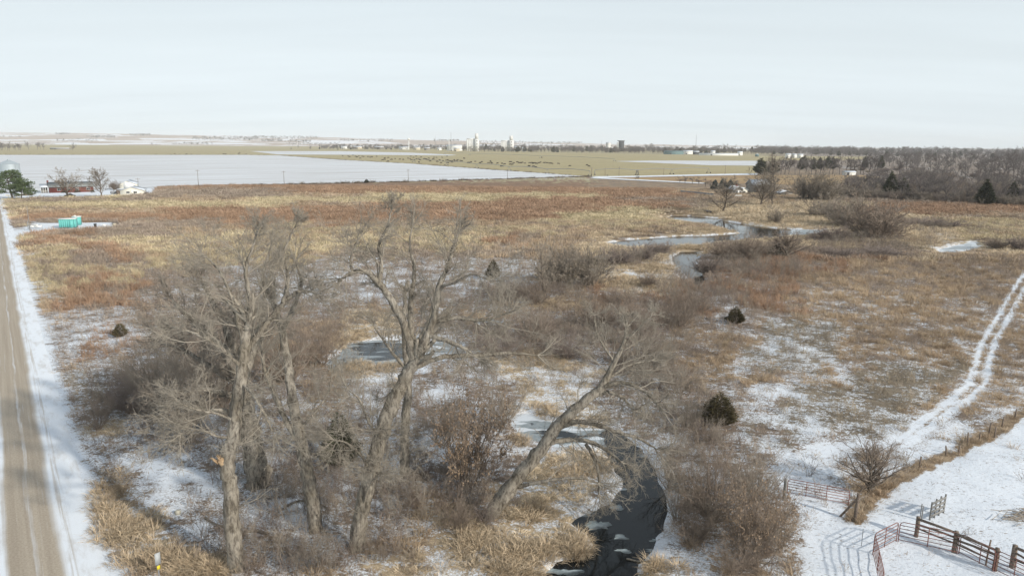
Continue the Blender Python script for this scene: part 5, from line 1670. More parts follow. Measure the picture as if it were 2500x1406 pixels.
p = at(121, 471.5); q = at(229, 468.5); k = mpp(p)
Lh = (q - p).length
house = thing('red_house', 'long low red brick house with a grey roof and a white porch', 'house', p, math.atan2((q - p).y, (q - p).x))
e_ = 2.9
wl2 = MB()
v = [(0, 0, -.2), (Lh, 0, -.2), (Lh, 8, -.2), (0, 8, -.2), (0, 0, e_), (Lh, 0, e_), (Lh, 8, e_), (0, 8, e_), (0, 4, e_ + 2.0), (Lh, 4, e_ + 2.0)]
wl2.add(v, [(0, 1, 5, 4), (1, 2, 6, 5), (2, 3, 7, 6), (3, 0, 4, 7)], [(5, 6, 9), (7, 4, 8)])
part('wall', wl2, 'red_brick', house)
rf = MB()
for y0, y1, z0, z1 in ((-.5, 4, e_ - .2, e_ + 2.1), (8.5, 4, e_ - .2, e_ + 2.1)):
    a_ = [(-.4, y0, z0), (Lh + .4, y0, z0), (Lh + .4, y1, z1), (-.4, y1, z1)]
    v = a_ + [(c[0], c[1], c[2] + .15) for c in a_]
    rf.add(v, [(3, 2, 1, 0), (4, 5, 6, 7), (0, 1, 5, 4), (1, 2, 6, 5), (2, 3, 7, 6), (3, 0, 4, 7)])
roof_ = part('roof', rf, 'roof_grey', house)
ch = MB().box((-.2, 5.0, e_ + 1.6), (.8, .9, 3.0)); part('chimney', ch, 'red_brick', house)
ps = at(99, 472)
pl = -(p - ps).length
po = MB().add([(pl, -.6, e_ - .1), (-.45, -.6, e_ - .1), (-.45, 5, e_ + 1.2), (pl, 5, e_ + 1.2), (pl, -.6, e_ + .08), (-.45, -.6, e_ + .08), (-.45, 5, e_ + 1.38), (pl, 5, e_ + 1.38)], [(3, 2, 1, 0), (4, 5, 6, 7), (0, 1, 5, 4), (1, 2, 6, 5), (2, 3, 7, 6), (3, 0, 4, 7)])
part('porch_roof', po, 'roof_snow', house)
for i in range(4):
    part('porch_post', MB().box((pl + .3 + i * (-pl - .8) / 3, -.3, e_ / 2 - .1), (.16, .16, e_)), 'white_metal', house)
part('porch_wall', MB().box((pl / 2 - .2, 2.2, e_ / 2 - .1), (-pl - .9, .2, e_ - .1)), 'barn_grey', house)
part('porch_rail', MB().box((pl / 2 - .2, -.3, .9), (-pl - .8, .06, .08)), 'white_metal', house)
for fx in (.22, .42, .62, .88):
    window(house, (Lh * fx, 0, 1.6), 1.6, 1.2)
part('wreath', MB().tubes(np.array([[[Lh * .86 + .3 * math.cos(a), -.12, 2.3 + .3 * math.sin(a)] for a in np.linspace(0, 6.283, 13)]]), np.full((1, 13), .07), 5), 'white_metal', house)
for i, (fx, lb) in enumerate(((.33, 'left of two clipped hedges'), (.62, 'middle clipped hedge'), (.97, 'clipped bush at the right corner'))):
    c = house.matrix_basis if False else None
    hp = p + (q - p) * fx + Vector((math.sin(house.rotation_euler.z), -math.cos(house.rotation_euler.z), 0)) * 1.6
    rs = np.random.default_rng(300 + i)
    n = 700
    d = unit(rs.normal(size=(n, 3)) * np.array([1, 1, 1])); d[:, 2] = np.abs(d[:, 2])
    sc3 = np.array([1.5 if fx < .9 else .8, .7, 1.0])
    o = link('hedge', MB().blades(d * sc3 * (.75 + .25 * rs.random(n))[:, None], unit(d + .4 * rs.normal(size=d.shape)), .18 + .1 * rs.random(n), .06 + .04 * rs.random(n), .1, rs).mesh('hedge', MATS['evergreen']))
    o.location = hp; o.rotation_euler.z = house.rotation_euler.z
    tag(o, lb + ' along the front of the red house', 'hedge', 'clipped hedges by the red house')

p = at(294, 477.5); q = at(351, 476.5); k = mpp(p); Ls = (q - p).length
shed = thing('white_shed', 'white gabled shed with two paired windows facing the meadow', 'shed', p, math.atan2((q - p).y, (q - p).x))
e_, rz_ = 11.5 * k, 19.5 * k
m = MB(); gable_walls(m, 0, Ls, 0, 12, e_, rz_); part('wall', m, 'cream_siding', shed)
m = MB(); gable(m, 0, Ls, 0, 12, e_ + .06, rz_ + .06, .45); part('roof', m, 'roof_snow', shed)
for fx in (.30, .37, .61, .68):
    window(shed, (Ls * fx, 0, e_ * .62), .75, 1.0, n=1)
part('door', MB().box((Ls * .49, -.03, 1.25), (.9, .08, 2.4)), 'cream_siding', shed)
part('lean_to', MB().box((-.9, 3, 1.2), (1.6, 5, 2.6)), 'door_brown', shed)
p2_ = at(300, 461); k2 = mpp(p2_)
shed2 = thing('white_shed', 'taller white shed whose gable shows above the windowed shed', 'shed', p2_ + Vector((-2.0, 0, 0)), shed.rotation_euler.z)
m = MB(); gable_walls(m, 0, 36 * k2, 0, 14, 11 * k2, 18 * k2); part('wall', m, 'cream_siding', shed2)
m = MB(); gable(m, 0, 36 * k2, 0, 14, 11 * k2 + .06, 18 * k2 + .06, .45); part('roof', m, 'roof_snow', shed2)
part('door', MB().box((18 * k2, -.05, 1.8), (3.6, .1, 3.4)), 'white_metal', shed2)
p = at(279, 476); k = mpp(p)
tank = thing('propane_tank', 'grey rounded propane tank left of the white shed', 'tank', p, .5)
a_ = np.linspace(0, math.pi, 11)
m = MB().tubes(np.array([[[(t_ - .5) * 3.4, 0, 1.15] for t_ in (0, .06, .15, .5, .85, .94, 1)]]), np.array([[.1, .55, .75, .8, .75, .55, .1]]), 16, True); part('body', m, 'steel_grey', tank, True)
for s in (-.9, .9):
    part('foot', MB().box((s, 0, .3), (.25, 1.0, .7)), 'concrete', tank)
part('dome', MB().tubes(np.array([[[0, 0, 1.85], [0, 0, 2.15]]]), np.array([[.22, .2]]), 10, True), 'steel_grey', tank)
p = at(171, 481)
car = thing('parked_car', 'dark car parked beside the shade tree in front of the red house', 'car', p, AX + .2)
bd = MB()
xs = np.array([-2.2, -2.15, -1.3, -.7, .4, 1.2, 1.95, 2.2]); tp = np.array([.55, .9, .98, 1.45, 1.48, 1.0, .85, .5]); wd = np.array([.75, .85, .88, .72, .72, .88, .85, .7])
v = []
for x_, t_, w__ in zip(xs, tp, wd):
    v += [(x_, -.88, .28), (x_, -.9, .7 if t_ > .7 else t_), (x_, -w__, t_), (x_, w__, t_), (x_, .9, .7 if t_ > .7 else t_), (x_, .88, .28)]
qd = [(i * 6 + j, i * 6 + (j + 1) % 6, (i + 1) * 6 + (j + 1) % 6, (i + 1) * 6 + j) for i in range(7) for j in range(6)] + [(0, 5, 4, 1), (1, 4, 3, 2), (43, 46, 47, 42), (44, 45, 46, 43)]
bd.add(v, qd); part('body', bd, 'black_paint', car)
for s in (-1, 1):
    for x_ in (-1.35, 1.4):
        part('wheel', MB().tubes(np.array([[[x_, s * .78, .33], [x_, s * .95, .33]]]), np.array([[.33, .33]]), 14, True), 'dark_steel', car)
    part('window', MB().box((-.2, s * .825, 1.2), (1.5, .04, .32)), 'dark_glass', car)
    part('headlight', MB().box((2.12, s * .6, .68), (.1, .3, .14)), 'white_metal', car)

# ---- teal utility shed and its gravel pad
p = at(144.5, 557.5); q = at(185, 556.5); k = mpp(p); Lt = (q - p).length
teal = thing('teal_shed', 'bright teal metal utility shed on the snowy pad by the road', 'shed', p, math.atan2((q - p).y, (q - p).x) + .06)
ht = 21.5 * k
m = MB()
npn = 8
for i in range(npn):
    part('wall_panel', MB().box(((i + .5) * Lt / npn, .03 + .012 * (i % 2), ht / 2), (Lt / npn - .025, .06, ht)), 'teal_paint', teal)
m.box((Lt / 2, 1.55, ht / 2 - .05), (Lt - .04, 2.85, ht - .1)); part('wall', m, 'teal_paint', teal)
part('roof', MB().box((Lt / 2, 1.5, ht + .06), (Lt + .3, 3.3, .12)), 'white_metal', teal)
d_ = part('door', MB().box((Lt * .72, -.03, ht * .44), (.9, .05, ht * .84)), 'teal_paint', teal)
part('handle', MB().box((Lt * .72 - .36, -.08, ht * .42), (.04, .06, .14)), 'dark_steel', teal, parent=d_)
part('skid', MB().box((Lt / 2, 1.5, .06), (Lt + .1, 3.1, .22)), 'dark_steel', teal)
p2_ = at(167, 552)
t2 = thing('teal_cabinet', 'smaller teal cabinet with a white top behind the teal shed', 'cabinet', p2_ + Vector((0, 2.2, 0)), teal.rotation_euler.z)
w2 = 18 * k
part('body', MB().box((w2 / 2, .8, 1.25), (w2, 1.6, 2.5)), 'teal_paint', t2)
part('top', MB().box((w2 / 2, .8, 2.6), (w2 + .2, 1.8, .2)), 'white_metal', t2)
part('vent', MB().box((w2 * .3, .8, 2.85), (.5, .5, .3)), 'white_metal', t2)
p = at(88, 557); k = mpp(p)
sk = thing('pipe_skid', 'white pipework and valves standing on the snowy pad', 'pipework', p, .3)
for i, (x_, y_, z_, r_) in enumerate(((-1.1, 0, .5, .28), (0, .3, .7, .36), (.9, 0, .45, .26))):
    part('vessel', MB().tubes(np.array([[[x_ - .55, y_, z_], [x_ - .45, y_, z_], [x_ + .45, y_, z_], [x_ + .55, y_, z_]]]), np.array([[r_ * .5, r_, r_, r_ * .5]]), 12, True), 'white_metal', sk, True)
for a_, b_ in (((-1.5, -.4, .3), (1.5, -.4, .3)), ((-1.0, -.4, .3), (-1.0, -.4, 1.1)), ((-1.0, -.4, 1.1), (.2, -.4, 1.1)), ((.2, -.4, 1.1), (.2, -.4, .3)), ((.9, -.4, .3), (.9, .4, .9)), ((-.3, .6, .2), (-.3, .6, 1.3)), ((1.4, .4, .2), (1.4, .4, 1.0))):
    part('pipe', MB().bar(a_, b_, .07, 8), 'white_metal', sk)
for x_ in (-1, .2):
    part('valve_wheel', MB().tubes(np.array([[[x_ + .18 * math.cos(a), -.4 + .18 * math.sin(a), 1.2] for a in np.linspace(0, 6.283, 11)]]), np.full((1, 11), .02), 4), 'rust_steel', sk)
p = at(233, 554.5)
bn = thing('black_bin', 'small black bin standing open on the snowy pad', 'bin', p, .2)
part('body', MB().tubes(np.array([[[0, 0, 0], [0, 0, .95]]]), np.array([[.36, .42]]), 12, True), 'black_paint', bn)
part('lid', MB().tubes(np.array([[[0, .05, .96], [0, .05, 1.03]]]), np.array([[.45, .42]]), 12, True), 'black_paint', bn)
for x_, y_, s_, lb, mt in ((280, 554.5, 1.0, 'beige upright tank at the far right end of the pad', 'beige_paint'), (254, 552.5, .5, 'small white drum lying between the bin and the beige tank', 'white_metal')):
    p = at(x_, y_)
    tk = thing('small_tank', lb, 'tank', p, .4)
    if s_ == 1.0:
        part('body', MB().tubes(np.array([[[0, 0, 0], [0, 0, .95], [0, 0, 1.12]]]), np.array([[.52, .52, .3]]), 14, True), mt, tk)
        part('lid', MB().tubes(np.array([[[0, 0, 1.12], [0, 0, 1.2]]]), np.array([[.2, .2]]), 10, True), mt, tk)
    else:
        part('body', MB().tubes(np.array([[[-.45, 0, .3], [.45, 0, .3]]]), np.array([[.29, .29]]), 12, True), mt, tk)
        part('rim', MB().tubes(np.array([[[-.02, 0, .3], [.02, 0, .3]]]), np.array([[.31, .31]]), 12, True), mt, tk)


def pole(px, yt, yb, label, group, name='utility_pole', arm=True, r=.15, mat='weathered_wood', lean=0.0, cat='utility pole', box=False):
    p = at(px, yb); k = mpp(p); h = (yb - yt) * k
    o = thing(name, label, cat, p, AX, group)
    part('pole', MB().tubes(np.array([[[0, 0, -.3], [lean, 0, h]]]), np.array([[r, r * .65]]), 7, True), mat, o)
    if arm:
        part('crossarm', MB().box((lean * .9, 0, h - .6), (2.4, .12, .14)), mat, o)
        for s in (-1.1, -.4, .4, 1.1):
            part('insulator', MB().tubes(np.array([[[lean * .9 + s, 0, h - .53], [lean * .9 + s, 0, h - .3]]]), np.array([[.05, .04]]), 5, True), 'white_metal', o)
    if box:
        part('transformer', MB().tubes(np.array([[[.35, 0, h - 2.2], [.35, 0, h - 1.2]]]), np.array([[.28, .28]]), 8, True), 'steel_grey', o)
    return o, h


UG = 'utility poles along the lane'
pole(73, 504, 562, 'slim pole standing over the pipework on the pad', None, arm=False, r=.12, mat='grey_wood', name='pole', cat='pole')
pole(69, 541, 559, 'short grey post at the left end of the pad', None, arm=False, r=.13, mat='steel_grey', name='post', cat='post')
pole(338, 435, 455, 'short utility pole behind the white sheds', UG, r=.14)
pole(485, 415, 457, 'faint utility pole at the left end of the snowy field edge', UG)
pole(694, 418, 452, 'utility pole between the left field end and the lone small cedar', UG)
pole(997, 414, 445.5, 'utility pole right of the lone small cedar', UG)
pole(1239, 414, 438.5, 'utility pole near the narrow end of the snowy field', UG)
pole(1444, 409, 433, 'utility pole at the corner where the field meets the lane', UG, box=True)
pole(1477, 410, 429, 'thin utility pole just past the field corner', UG)
pole(1511, 407, 431, 'utility pole carrying two transformers by the lane', UG, box=True)
pole(1620, 410, 428.5, 'utility pole halfway along the snowy lane', UG)
pole(1770, 404, 426, 'utility pole near the windbreak end of the lane', UG)
for i_, (x_, yb_) in enumerate(((1210, 371), (1255, 371.5))):
    pass

# chain link fence round the pad: posts are parts of one fence
fp = [at(60, 563), at(104, 560)], [at(62, 547), at(142, 543)], [at(188, 543), at(287, 545)]
for (a_, b_), lb in zip(fp, ('chain link fence in front of the pipework', 'chain link fence behind the pipework', 'chain link fence behind the bin and tanks')):
    o = thing('chain_fence', lb, 'fence', a_, 0, 'chain link fences round the pad')
    L_ = b_ - a_
    n = max(3, int(L_.length / 2.4))
    for i in range(n + 1):
        c = L_ * (i / n)
        part('post', MB().bar((c.x, c.y, -.1), (c.x, c.y, 1.6), .03, 5), 'steel_grey', o)
    for z in (.1, 1.55):
        part('rail', MB().bar((0, 0, z), (L_.x, L_.y, z), .018, 4), 'steel_grey', o)
    m = MB(); nn = int(L_.length / .3)
    for i in range(nn):
        for s in (0, 1):
            a2 = L_ * (i / nn); b2 = L_ * min(1, (i + 2.4) / nn)
            m.bar((a2.x, a2.y, .1 if s else 1.5), (b2.x, b2.y, 1.5 if s else .1), .005, 3)
    w = part('mesh_wire', m, 'steel_grey', o); w['kind'] = 'stuff'

# ---- farm on the right
p = at(1838, 474); k = mpp(p)
barn = thing('grey_barn', 'grey barn with snow on its roof behind the bare trees on the right', 'barn', p, .12)
m = MB(); Lb = 42 * k; eb = 22 * k
v = [(0, 0, -.2), (Lb, 0, -.2), (Lb, 9, -.2), (0, 9, -.2), (0, 0, eb), (Lb, 0, eb), (Lb, 9, eb), (0, 9, eb), (0, 4.5, eb + 2.6), (Lb, 4.5, eb + 2.6)]
m.add(v, [(0, 1, 5, 4), (1, 2, 6, 5), (2, 3, 7, 6), (3, 0, 4, 7)], [(5, 6, 9), (7, 4, 8)]); part('wall', m, 'barn_grey', barn)
for y0, y1 in ((-.5, 4.5), (9.5, 4.5)):
    a_ = [(-.5, y0, eb - .25), (Lb + .5, y0, eb - .25), (Lb + .5, y1, eb + 2.7), (-.5, y1, eb + 2.7)]
    v = a_ + [(c[0], c[1], c[2] + .18) for c in a_]
    part('roof', MB().add(v, [(3, 2, 1, 0), (4, 5, 6, 7), (0, 1, 5, 4), (1, 2, 6, 5), (2, 3, 7, 6), (3, 0, 4, 7)]), 'roof_snow', barn)
part('door', MB().box((Lb * .35, -.06, 1.9), (3.2, .1, 3.8)), 'door_brown', barn)
window(barn, (Lb * .75, 0, eb * .6), 1.2, 1.2)
p = at(1792, 475); k = mpp(p)
fh = thing('grey_farmhouse', 'low grey farmhouse with a snowy roof left of the grey barn', 'house', p, .15)
m = MB(); gable_walls(m, 0, 22 * k, 0, 9, 12 * k, 19 * k); part('wall', m, 'barn_grey', fh)
m = MB(); gable(m, 0, 22 * k, 0, 9, 12 * k + .05, 19 * k + .05, .5); part('roof', m, 'roof_snow', fh)
m = MB(); gable_walls(m, 22 * k + .05, 40 * k, 2.5, 10, 10 * k, 15 * k); part('wing_wall', m, 'cream_siding', fh)
m = MB(); gable(m, 22 * k + .5, 40 * k, 2.5, 10, 10 * k + .05, 15 * k + .05, .4); part('wing_roof', m, 'roof_snow', fh)
window(fh, (7 * k, 0, 6 * k), 1.1, 1.2); window(fh, (15 * k, 0, 6 * k), 1.1, 1.2); window(fh, (32 * k, 2.5, 5 * k), 1.2, 1.2)
part('door', MB().box((11 * k, -.04, 1.05), (.95, .08, 2.1)), 'white_metal', fh)
part('chimney', MB().box((16 * k, 5, 18 * k), (.7, .7, 2.2)), 'red_brick', fh)
p = at(1794, 482); k = mpp(p)
pw = thing('white_garden_wall', 'short white wall in front of the grey farmhouse', 'wall', p, .12)
for i in range(5):
    part('panel', MB().box(((i + .5) * 3.4 * k, 0, 2.8 * k), (3.4 * k - .04, .12, 5.6 * k)), 'white_metal', pw)
for i in range(6):
    part('post', MB().box((i * 3.4 * k, -.1, 3 * k), (.14, .14, 6.2 * k)), 'white_metal', pw)
p = at(1905, 479); k = mpp(p)
ls = thing('low_shed', 'low shed with a bluish snowy roof right of the grey barn', 'shed', p, .05)
m = MB(); gable_walls(m, 0, 30 * k, 0, 7, 8 * k, 13 * k); part('wall', m, 'barn_grey', ls)
m = MB(); gable(m, 0, 30 * k, 0, 7, 8 * k + .05, 13 * k + .05, .4); part('roof', m, 'roof_snow', ls)
part('door', MB().box((15 * k, -.05, 1.1), (2.0, .08, 2.2)), 'door_brown', ls)
a_, b_ = at(1661, 472.5), at(1741, 480.5); L_ = b_ - a_; k = mpp(a_)
bf = thing('board_fence', 'blue grey board fence leading to the farm on the right', 'fence', a_, math.atan2(L_.y, L_.x))
ln = L_.length; n = int(ln / .55); hb_ = 7.5 * k
me_ = MB().box((0, 0, hb_ / 2), (.50, .05, hb_)).mesh('board', MATS['blue_grey_board'])
for i in range(n):
    o = link('board', me_, bf); o.location = ((i + .5) * ln / n, .02 * (i % 2), 0)
for i in range(int(ln / 3) + 1):
    part('post', MB().box((i * 3.0, .12, hb_ / 2), (.12, .12, hb_ + .2)), 'blue_grey_board', bf)
p = at(1731, 521.5); k = mpp(p)
bs = thing('black_hut', 'small black hut with a lid like roof by the meander', 'hut', p, .25)
part('wall', MB().box((0, 1.0, 2.6 * k), (13 * k, 2.2, 5.4 * k)), 'black_paint', bs)
part('roof', MB().add([(-7.4 * k, -.4, 4.9 * k), (7.4 * k, -.4, 4.9 * k), (7.4 * k, 2.5, 6.6 * k), (-7.4 * k, 2.5, 6.6 * k), (-7.4 * k, -.4, 5.5 * k), (7.4 * k, -.4, 5.5 * k), (7.4 * k, 2.5, 7.2 * k), (-7.4 * k, 2.5, 7.2 * k)], [(3, 2, 1, 0), (4, 5, 6, 7), (0, 1, 5, 4), (1, 2, 6, 5), (2, 3, 7, 6), (3, 0, 4, 7)]), 'dark_steel', bs)
part('door', MB().box((2.5 * k, -.13, 2.2 * k), (.8, .06, 4.0 * k)), 'dark_steel', bs)

# ---- gate, corral panels, wooden rails, wire fence at the right
def pipe_panel(name, label, cat, a_, b_, h, nr, stiles, mat='pipe_red', group=None, r=.03):
    """curved-corner pipe panel between two ground points"""
    o = thing(name, label, cat, a_, 0, group)
    L_ = Vector((b_.x - a_.x, b_.y - a_.y, b_.z - a_.z)); ln = L_.length; u_ = L_ / ln
    def w(s, z):
        c = u_ * s
        return (c.x, c.y, c.z + z)
    c_ = .22
    fr = [w(0, .12), w(0, h - c_), w(c_ * .3, h - c_ * .3), w(c_, h), w(ln - c_, h), w(ln - c_ * .3, h - c_ * .3), w(ln, h - c_), w(ln, .12)]
    part('frame', MB().tubes(np.array([fr]), np.full((1, len(fr)), r), 6), mat, o)
    for i in range(nr - 1):
        z = .14 + (h - .14) * (i / (nr - 1)) ** .92
        part('rail', MB().bar(w(0, z), w(ln, z), r * .8, 6), mat, o)
    for f in stiles:
        part('stile', MB().bar(w(ln * f, .05), w(ln * f, h), r * .9, 6), mat, o)
    for s in (0, ln):
        part('leg', MB().bar(w(s, -.05), w(s, .14), r, 6), mat, o)
    return o


ga, gb = spot(1921, 1208), spot(2071, 1236)
pipe_panel('pipe_gate', 'long red pipe gate across the snowy gateway', 'gate', ga, gb, 1.22, 6, (.31, .64))


def post(px, yb, h, label, group=None, r=.11, mat='weathered_wood', lean=(0, 0), brace=None, cap=None, name='fence_post'):
    p = spot(px, yb)
    o = thing(name, label, 'post', p, 0, group)
    rs = np.random.default_rng(int(px + yb))
    P_ = np.array([[[0, 0, -.3], [lean[0] * .4, lean[1] * .4, h * .5], [lean[0], lean[1], h]]])
    part('pole', MB().tubes(P_, np.array([[r * 1.1, r, r * .92]]), 8, True, 1 + .07 * rs.normal(size=(1, 3, 8))), mat, o)
    if brace:
        part('brace', MB().bar((brace[0], brace[1], -.1), (lean[0] * .85, lean[1] * .85, h * .85), r * .7, 6), mat, o)
    return o


post(1914, 1226, 1.75, 'grey wooden post at the hinge side of the red gate', None, .13, 'grey_wood')
post(2086, 1272, 2.1, 'dark wooden post with a slanting brace at the latch side of the gate', None, .12, 'weathered_wood', (.08, 0), (-.75, .7))
post(2103, 1331, 1.25, 'thin steel post alone in the snowy gateway', None, .025, 'steel_grey', name='steel_post')
for x_, yb_, h_, lb in ((2244, 1142, 1.0, 'leaning wooden fence post right of the small bare tree'), (2310, 1110, .9, 'short fence post next along from the leaning one'), (2340, 1110, .9, 'short stout fence post in the grass strip'), (2362, 1087, 1.2, 'tall fence post halfway up the grass strip'), (2390, 1073, .8, 'low fence post past the tall one'),
                        (2414, 1059, 1.15, 'tall dark fence post near the upper end of the strip'), (2428, 1066, 1.0, 'fence post on the paddock side of the strip'), (2446, 1041, 1.0, 'fence post second from the end of the strip'), (2478, 1018, .9, 'last fence post at the edge of the picture')):
    post(x_, yb_, h_, lb, 'posts of the paddock fence', .07, 'weathered_wood', (.12 * math.sin(x_), .05))
fw = [spot(x_, y_) for x_, y_ in FENCE_PX]
wf = thing('wire_fence', 'sagging wire fence strands along the grass strip beside the paddock', 'fence', fw[0])
for z in (.35, .7, 1.0):
    W = np.array([[list(q + Vector((0, 0, z)) - fw[0]) for q in fw]])
    part('wire', MB().tubes(W, np.full((1, len(fw)), .006), 3), 'wire', wf)
CG = 'red corral panels round the snowy pen'
cA_, cB_, cC_, cD_ = spot(2131, 1350), spot(2188, 1322), spot(2336, 1351), spot(2424, 1395)
pipe_panel('corral_panel', 'red corral panel facing left of the curved pen corner', 'corral panel', cA_, cB_, 1.45, 6, (.48,), group=CG)
pipe_panel('corral_panel', 'red corral panel right of the pen corner under the first rails', 'corral panel', cB_ + Vector((.12, 0, 0)), cC_, 1.45, 6, (.5,), group=CG)
pipe_panel('corral_panel', 'red corral panel running below the middle of the rail fence', 'corral panel', cC_ + Vector((.12, 0, 0)), cD_, 1.45, 6, (.6,), group=CG)
pipe_panel('corral_panel', 'red corral panel in the bottom right corner below the rails', 'corral panel', cD_ + Vector((.12, 0, 0)), spot(2520, 1440), 1.45, 6, (.5,), group=CG)
pipe_panel('corral_panel', 'red corral panel seen end on along the left side of the pen', 'corral panel', spot(2131, 1352), spot(2152, 1450), 1.45, 6, (.5,), group=CG)

RGp = [(2236, 1309), (2328, 1347), (2427, 1392)]
rp = [spot(*q) for q in RGp]
rf_ = thing('rail_fence', 'old wooden rail fence of thick dark poles along the pen', 'fence', rp[0])
rl = [q - rp[0] for q in rp]
hs_ = [1.45, 1.5, 1.55]
for q, h_ in zip(rl, hs_):
    rs = np.random.default_rng(int(abs(q.x) * 10) + 3)
    part('post', MB().tubes(np.array([[[q.x, q.y, -.3], [q.x + .02, q.y, h_ * .5], [q.x, q.y, h_]]]), np.array([[.15, .14, .13]]), 9, True, 1 + .06 * rs.normal(size=(1, 3, 9))), 'weathered_wood', rf_)
for i in range(2):
    a_, b_ = rl[i], rl[i + 1]
    for z, r_, dz in ((1.38, .095, .0), (.98, .08, .06), (.72, .06, -.08)):
        part('rail', MB().tubes(np.array([[[a_.x - .1, a_.y - .14, z], [(a_.x + b_.x) / 2, (a_.y + b_.y) / 2 - .14, z + dz + .02], [b_.x + .1, b_.y - .14, z + dz]]]), np.array([[r_, r_ * .95, r_ * .85]]), 8, True), 'weathered_wood', rf_)
post(2406, 1380, 1.75, 'tall narrow post rising between the rails of the pen', None, .05, 'weathered_wood', (.12, .05))
r2a, r2b = spot(2470, 1386), spot(2580, 1432)
f2 = thing('rail_fence', 'second wooden rail fence starting at the right edge', 'fence', r2a)
for q in (Vector((0, 0, 0)), r2b - r2a):
    part('post', MB().tubes(np.array([[[q.x, q.y, -.3], [q.x, q.y, 1.5]]]), np.array([[.17, .15]]), 9, True), 'weathered_wood', f2)
q = r2b - r2a
for z0, z1, r_ in ((1.4, 1.35, .10), (1.05, .55, .07), (.6, .65, .07)):
    part('rail', MB().bar((0, -.16, z0), (q.x, q.y - .16, z1), r_, 8), 'weathered_wood', f2)
# loading chute side
ca, cb = spot(2269, 1271), spot(2302, 1255)
ch_ = thing('wooden_panel', 'grey wooden hurdle of boards standing alone by the pen', 'hurdle', ca)
q = cb - ca
for f, h_ in ((0, 1.35), (.33, 1.45), (.66, 1.5), (1, 1.5)):
    part('post', MB().bar((q.x * f, q.y * f, -.2), (q.x * f + .03, q.y * f, h_), .06, 7), 'grey_wood', ch_)
for z in (.3, .62, .95, 1.28):
    ang = math.atan2(q.y, q.x)
    part('board', MB().box((q.x / 2, q.y / 2 - .07, z), (q.length + .1, .04, .17), ang), 'grey_wood', ch_)
for x_, h_ in ((2245.5, 1.3), (2249.5, 1.1)):
    post(x_, 1273, h_, 'left thin stake in front of the wooden hurdle' if x_ < 2248 else 'right thin stake in front of the wooden hurdle', None, .035, 'grey_wood')
# heap of old brush in the paddock
p = spot(2490, 1268)
rs = np.random.default_rng(55)
n = 90
P0 = np.stack([rs.normal(size=n) * .8, rs.normal(size=n) * .5, .02 + .25 * rs.random(n)], 1)
D = unit(np.stack([np.ones(n), .5 * rs.normal(size=n), .12 * rs.normal(size=n)], 1))
Pq, Rq = grow(rs, P0, D, .6 + .9 * rs.random(n), np.full(n, .03), 2, .15, -.02, .5)
o = link('brush_pile', MB().tubes(Pq, Rq, 4).mesh('brush_pile', MATS['twig_grey'])); o.location = p
tag(o, 'low dark heap of dead branches lying in the snowy paddock', 'brush pile')

# ---- road marker at the bottom, stones, fallen limbs, ice
p = spot(390, 1420)
sg = thing('road_marker', 'grey marker plate seen from behind on a post beside the road', 'road sign', p, .9)
part('post', MB().box((0, 0, .75), (.06, .05, 2.2)), 'steel_grey', sg)
part('plate', MB().box((0, -.05, 1.5), (.32, .02, .75)), 'sign_grey', sg)
part('yellow_tag', MB().box((0, -.05, .92), (.18, .02, .25)), 'yellow_paint', sg)
p = spot(434, 1254)
rs = np.random.default_rng(5)
m = MB()
an = np.arange(10) * .628
v = []
for z, r_ in ((-.05, .20), (.12, .24), (.26, .17), (.33, .05)):
    v.append(np.stack([np.cos(an) * r_ * (1 + .15 * rs.normal(size=10)), np.sin(an) * r_ * (1 + .15 * rs.normal(size=10)), np.full(10, z)], 1))
m.add(np.concatenate(v), [(j * 10 + i, j * 10 + (i + 1) % 10, (j + 1) * 10 + (i + 1) % 10, (j + 1) * 10 + i) for j in range(3) for i in range(10)])
o = link('pale_stone', m.mesh('pale_stone', MATS['stone_pale'], True)); o.location = p
tag(o, 'pale rounded stone in the grass left of the tall trunk', 'stone')
for pts, r_, lb in (([(590, 1305), (620, 1298), (655, 1305)], .13, 'short fallen log lying right of the tall trunk'), ([(500, 1265), (520, 1280), (548, 1300)], .09, 'small broken limb leaning left of the tall trunk'),
                    ([(1530, 1350), (1560, 1356), (1600, 1368)], .07, 'thin snowy log poking out into the open creek'), ([(700, 1235), (730, 1225), (770, 1235), (800, 1240)], .10, 'fallen branch behind the dark leaning cottonwood'),
                    ([(1660, 1300), (1700, 1305), (1770, 1310)], .10, 'fallen log under the wide brown bush by the creek'), ([(1780, 1385), (1830, 1375), (1880, 1378)], .12, 'rotting log under the leafy bush at the bottom')):
    W = [spot(*q) for q in pts]
    c, r2 = catmull(np.array([[q.x, q.y, max(q.z, WZ) + r_ * .8 + (.25 if 'leaning' in lb and i == 2 else 0)] for i, q in enumerate(W)]), np.array([r_, r_ * .85, r_ * .6, r_ * .5][:len(W)]), 4)
    o = link('fallen_log', MB().tubes(c[None], r2[None], 8, True).mesh('fallen_log', MATS['cottonwood_bark'], True, c[0])); o.location = c[0]
    tag(o, lb, 'log', 'fallen wood by the creek')
IG = 'ice sheets on the open creek'
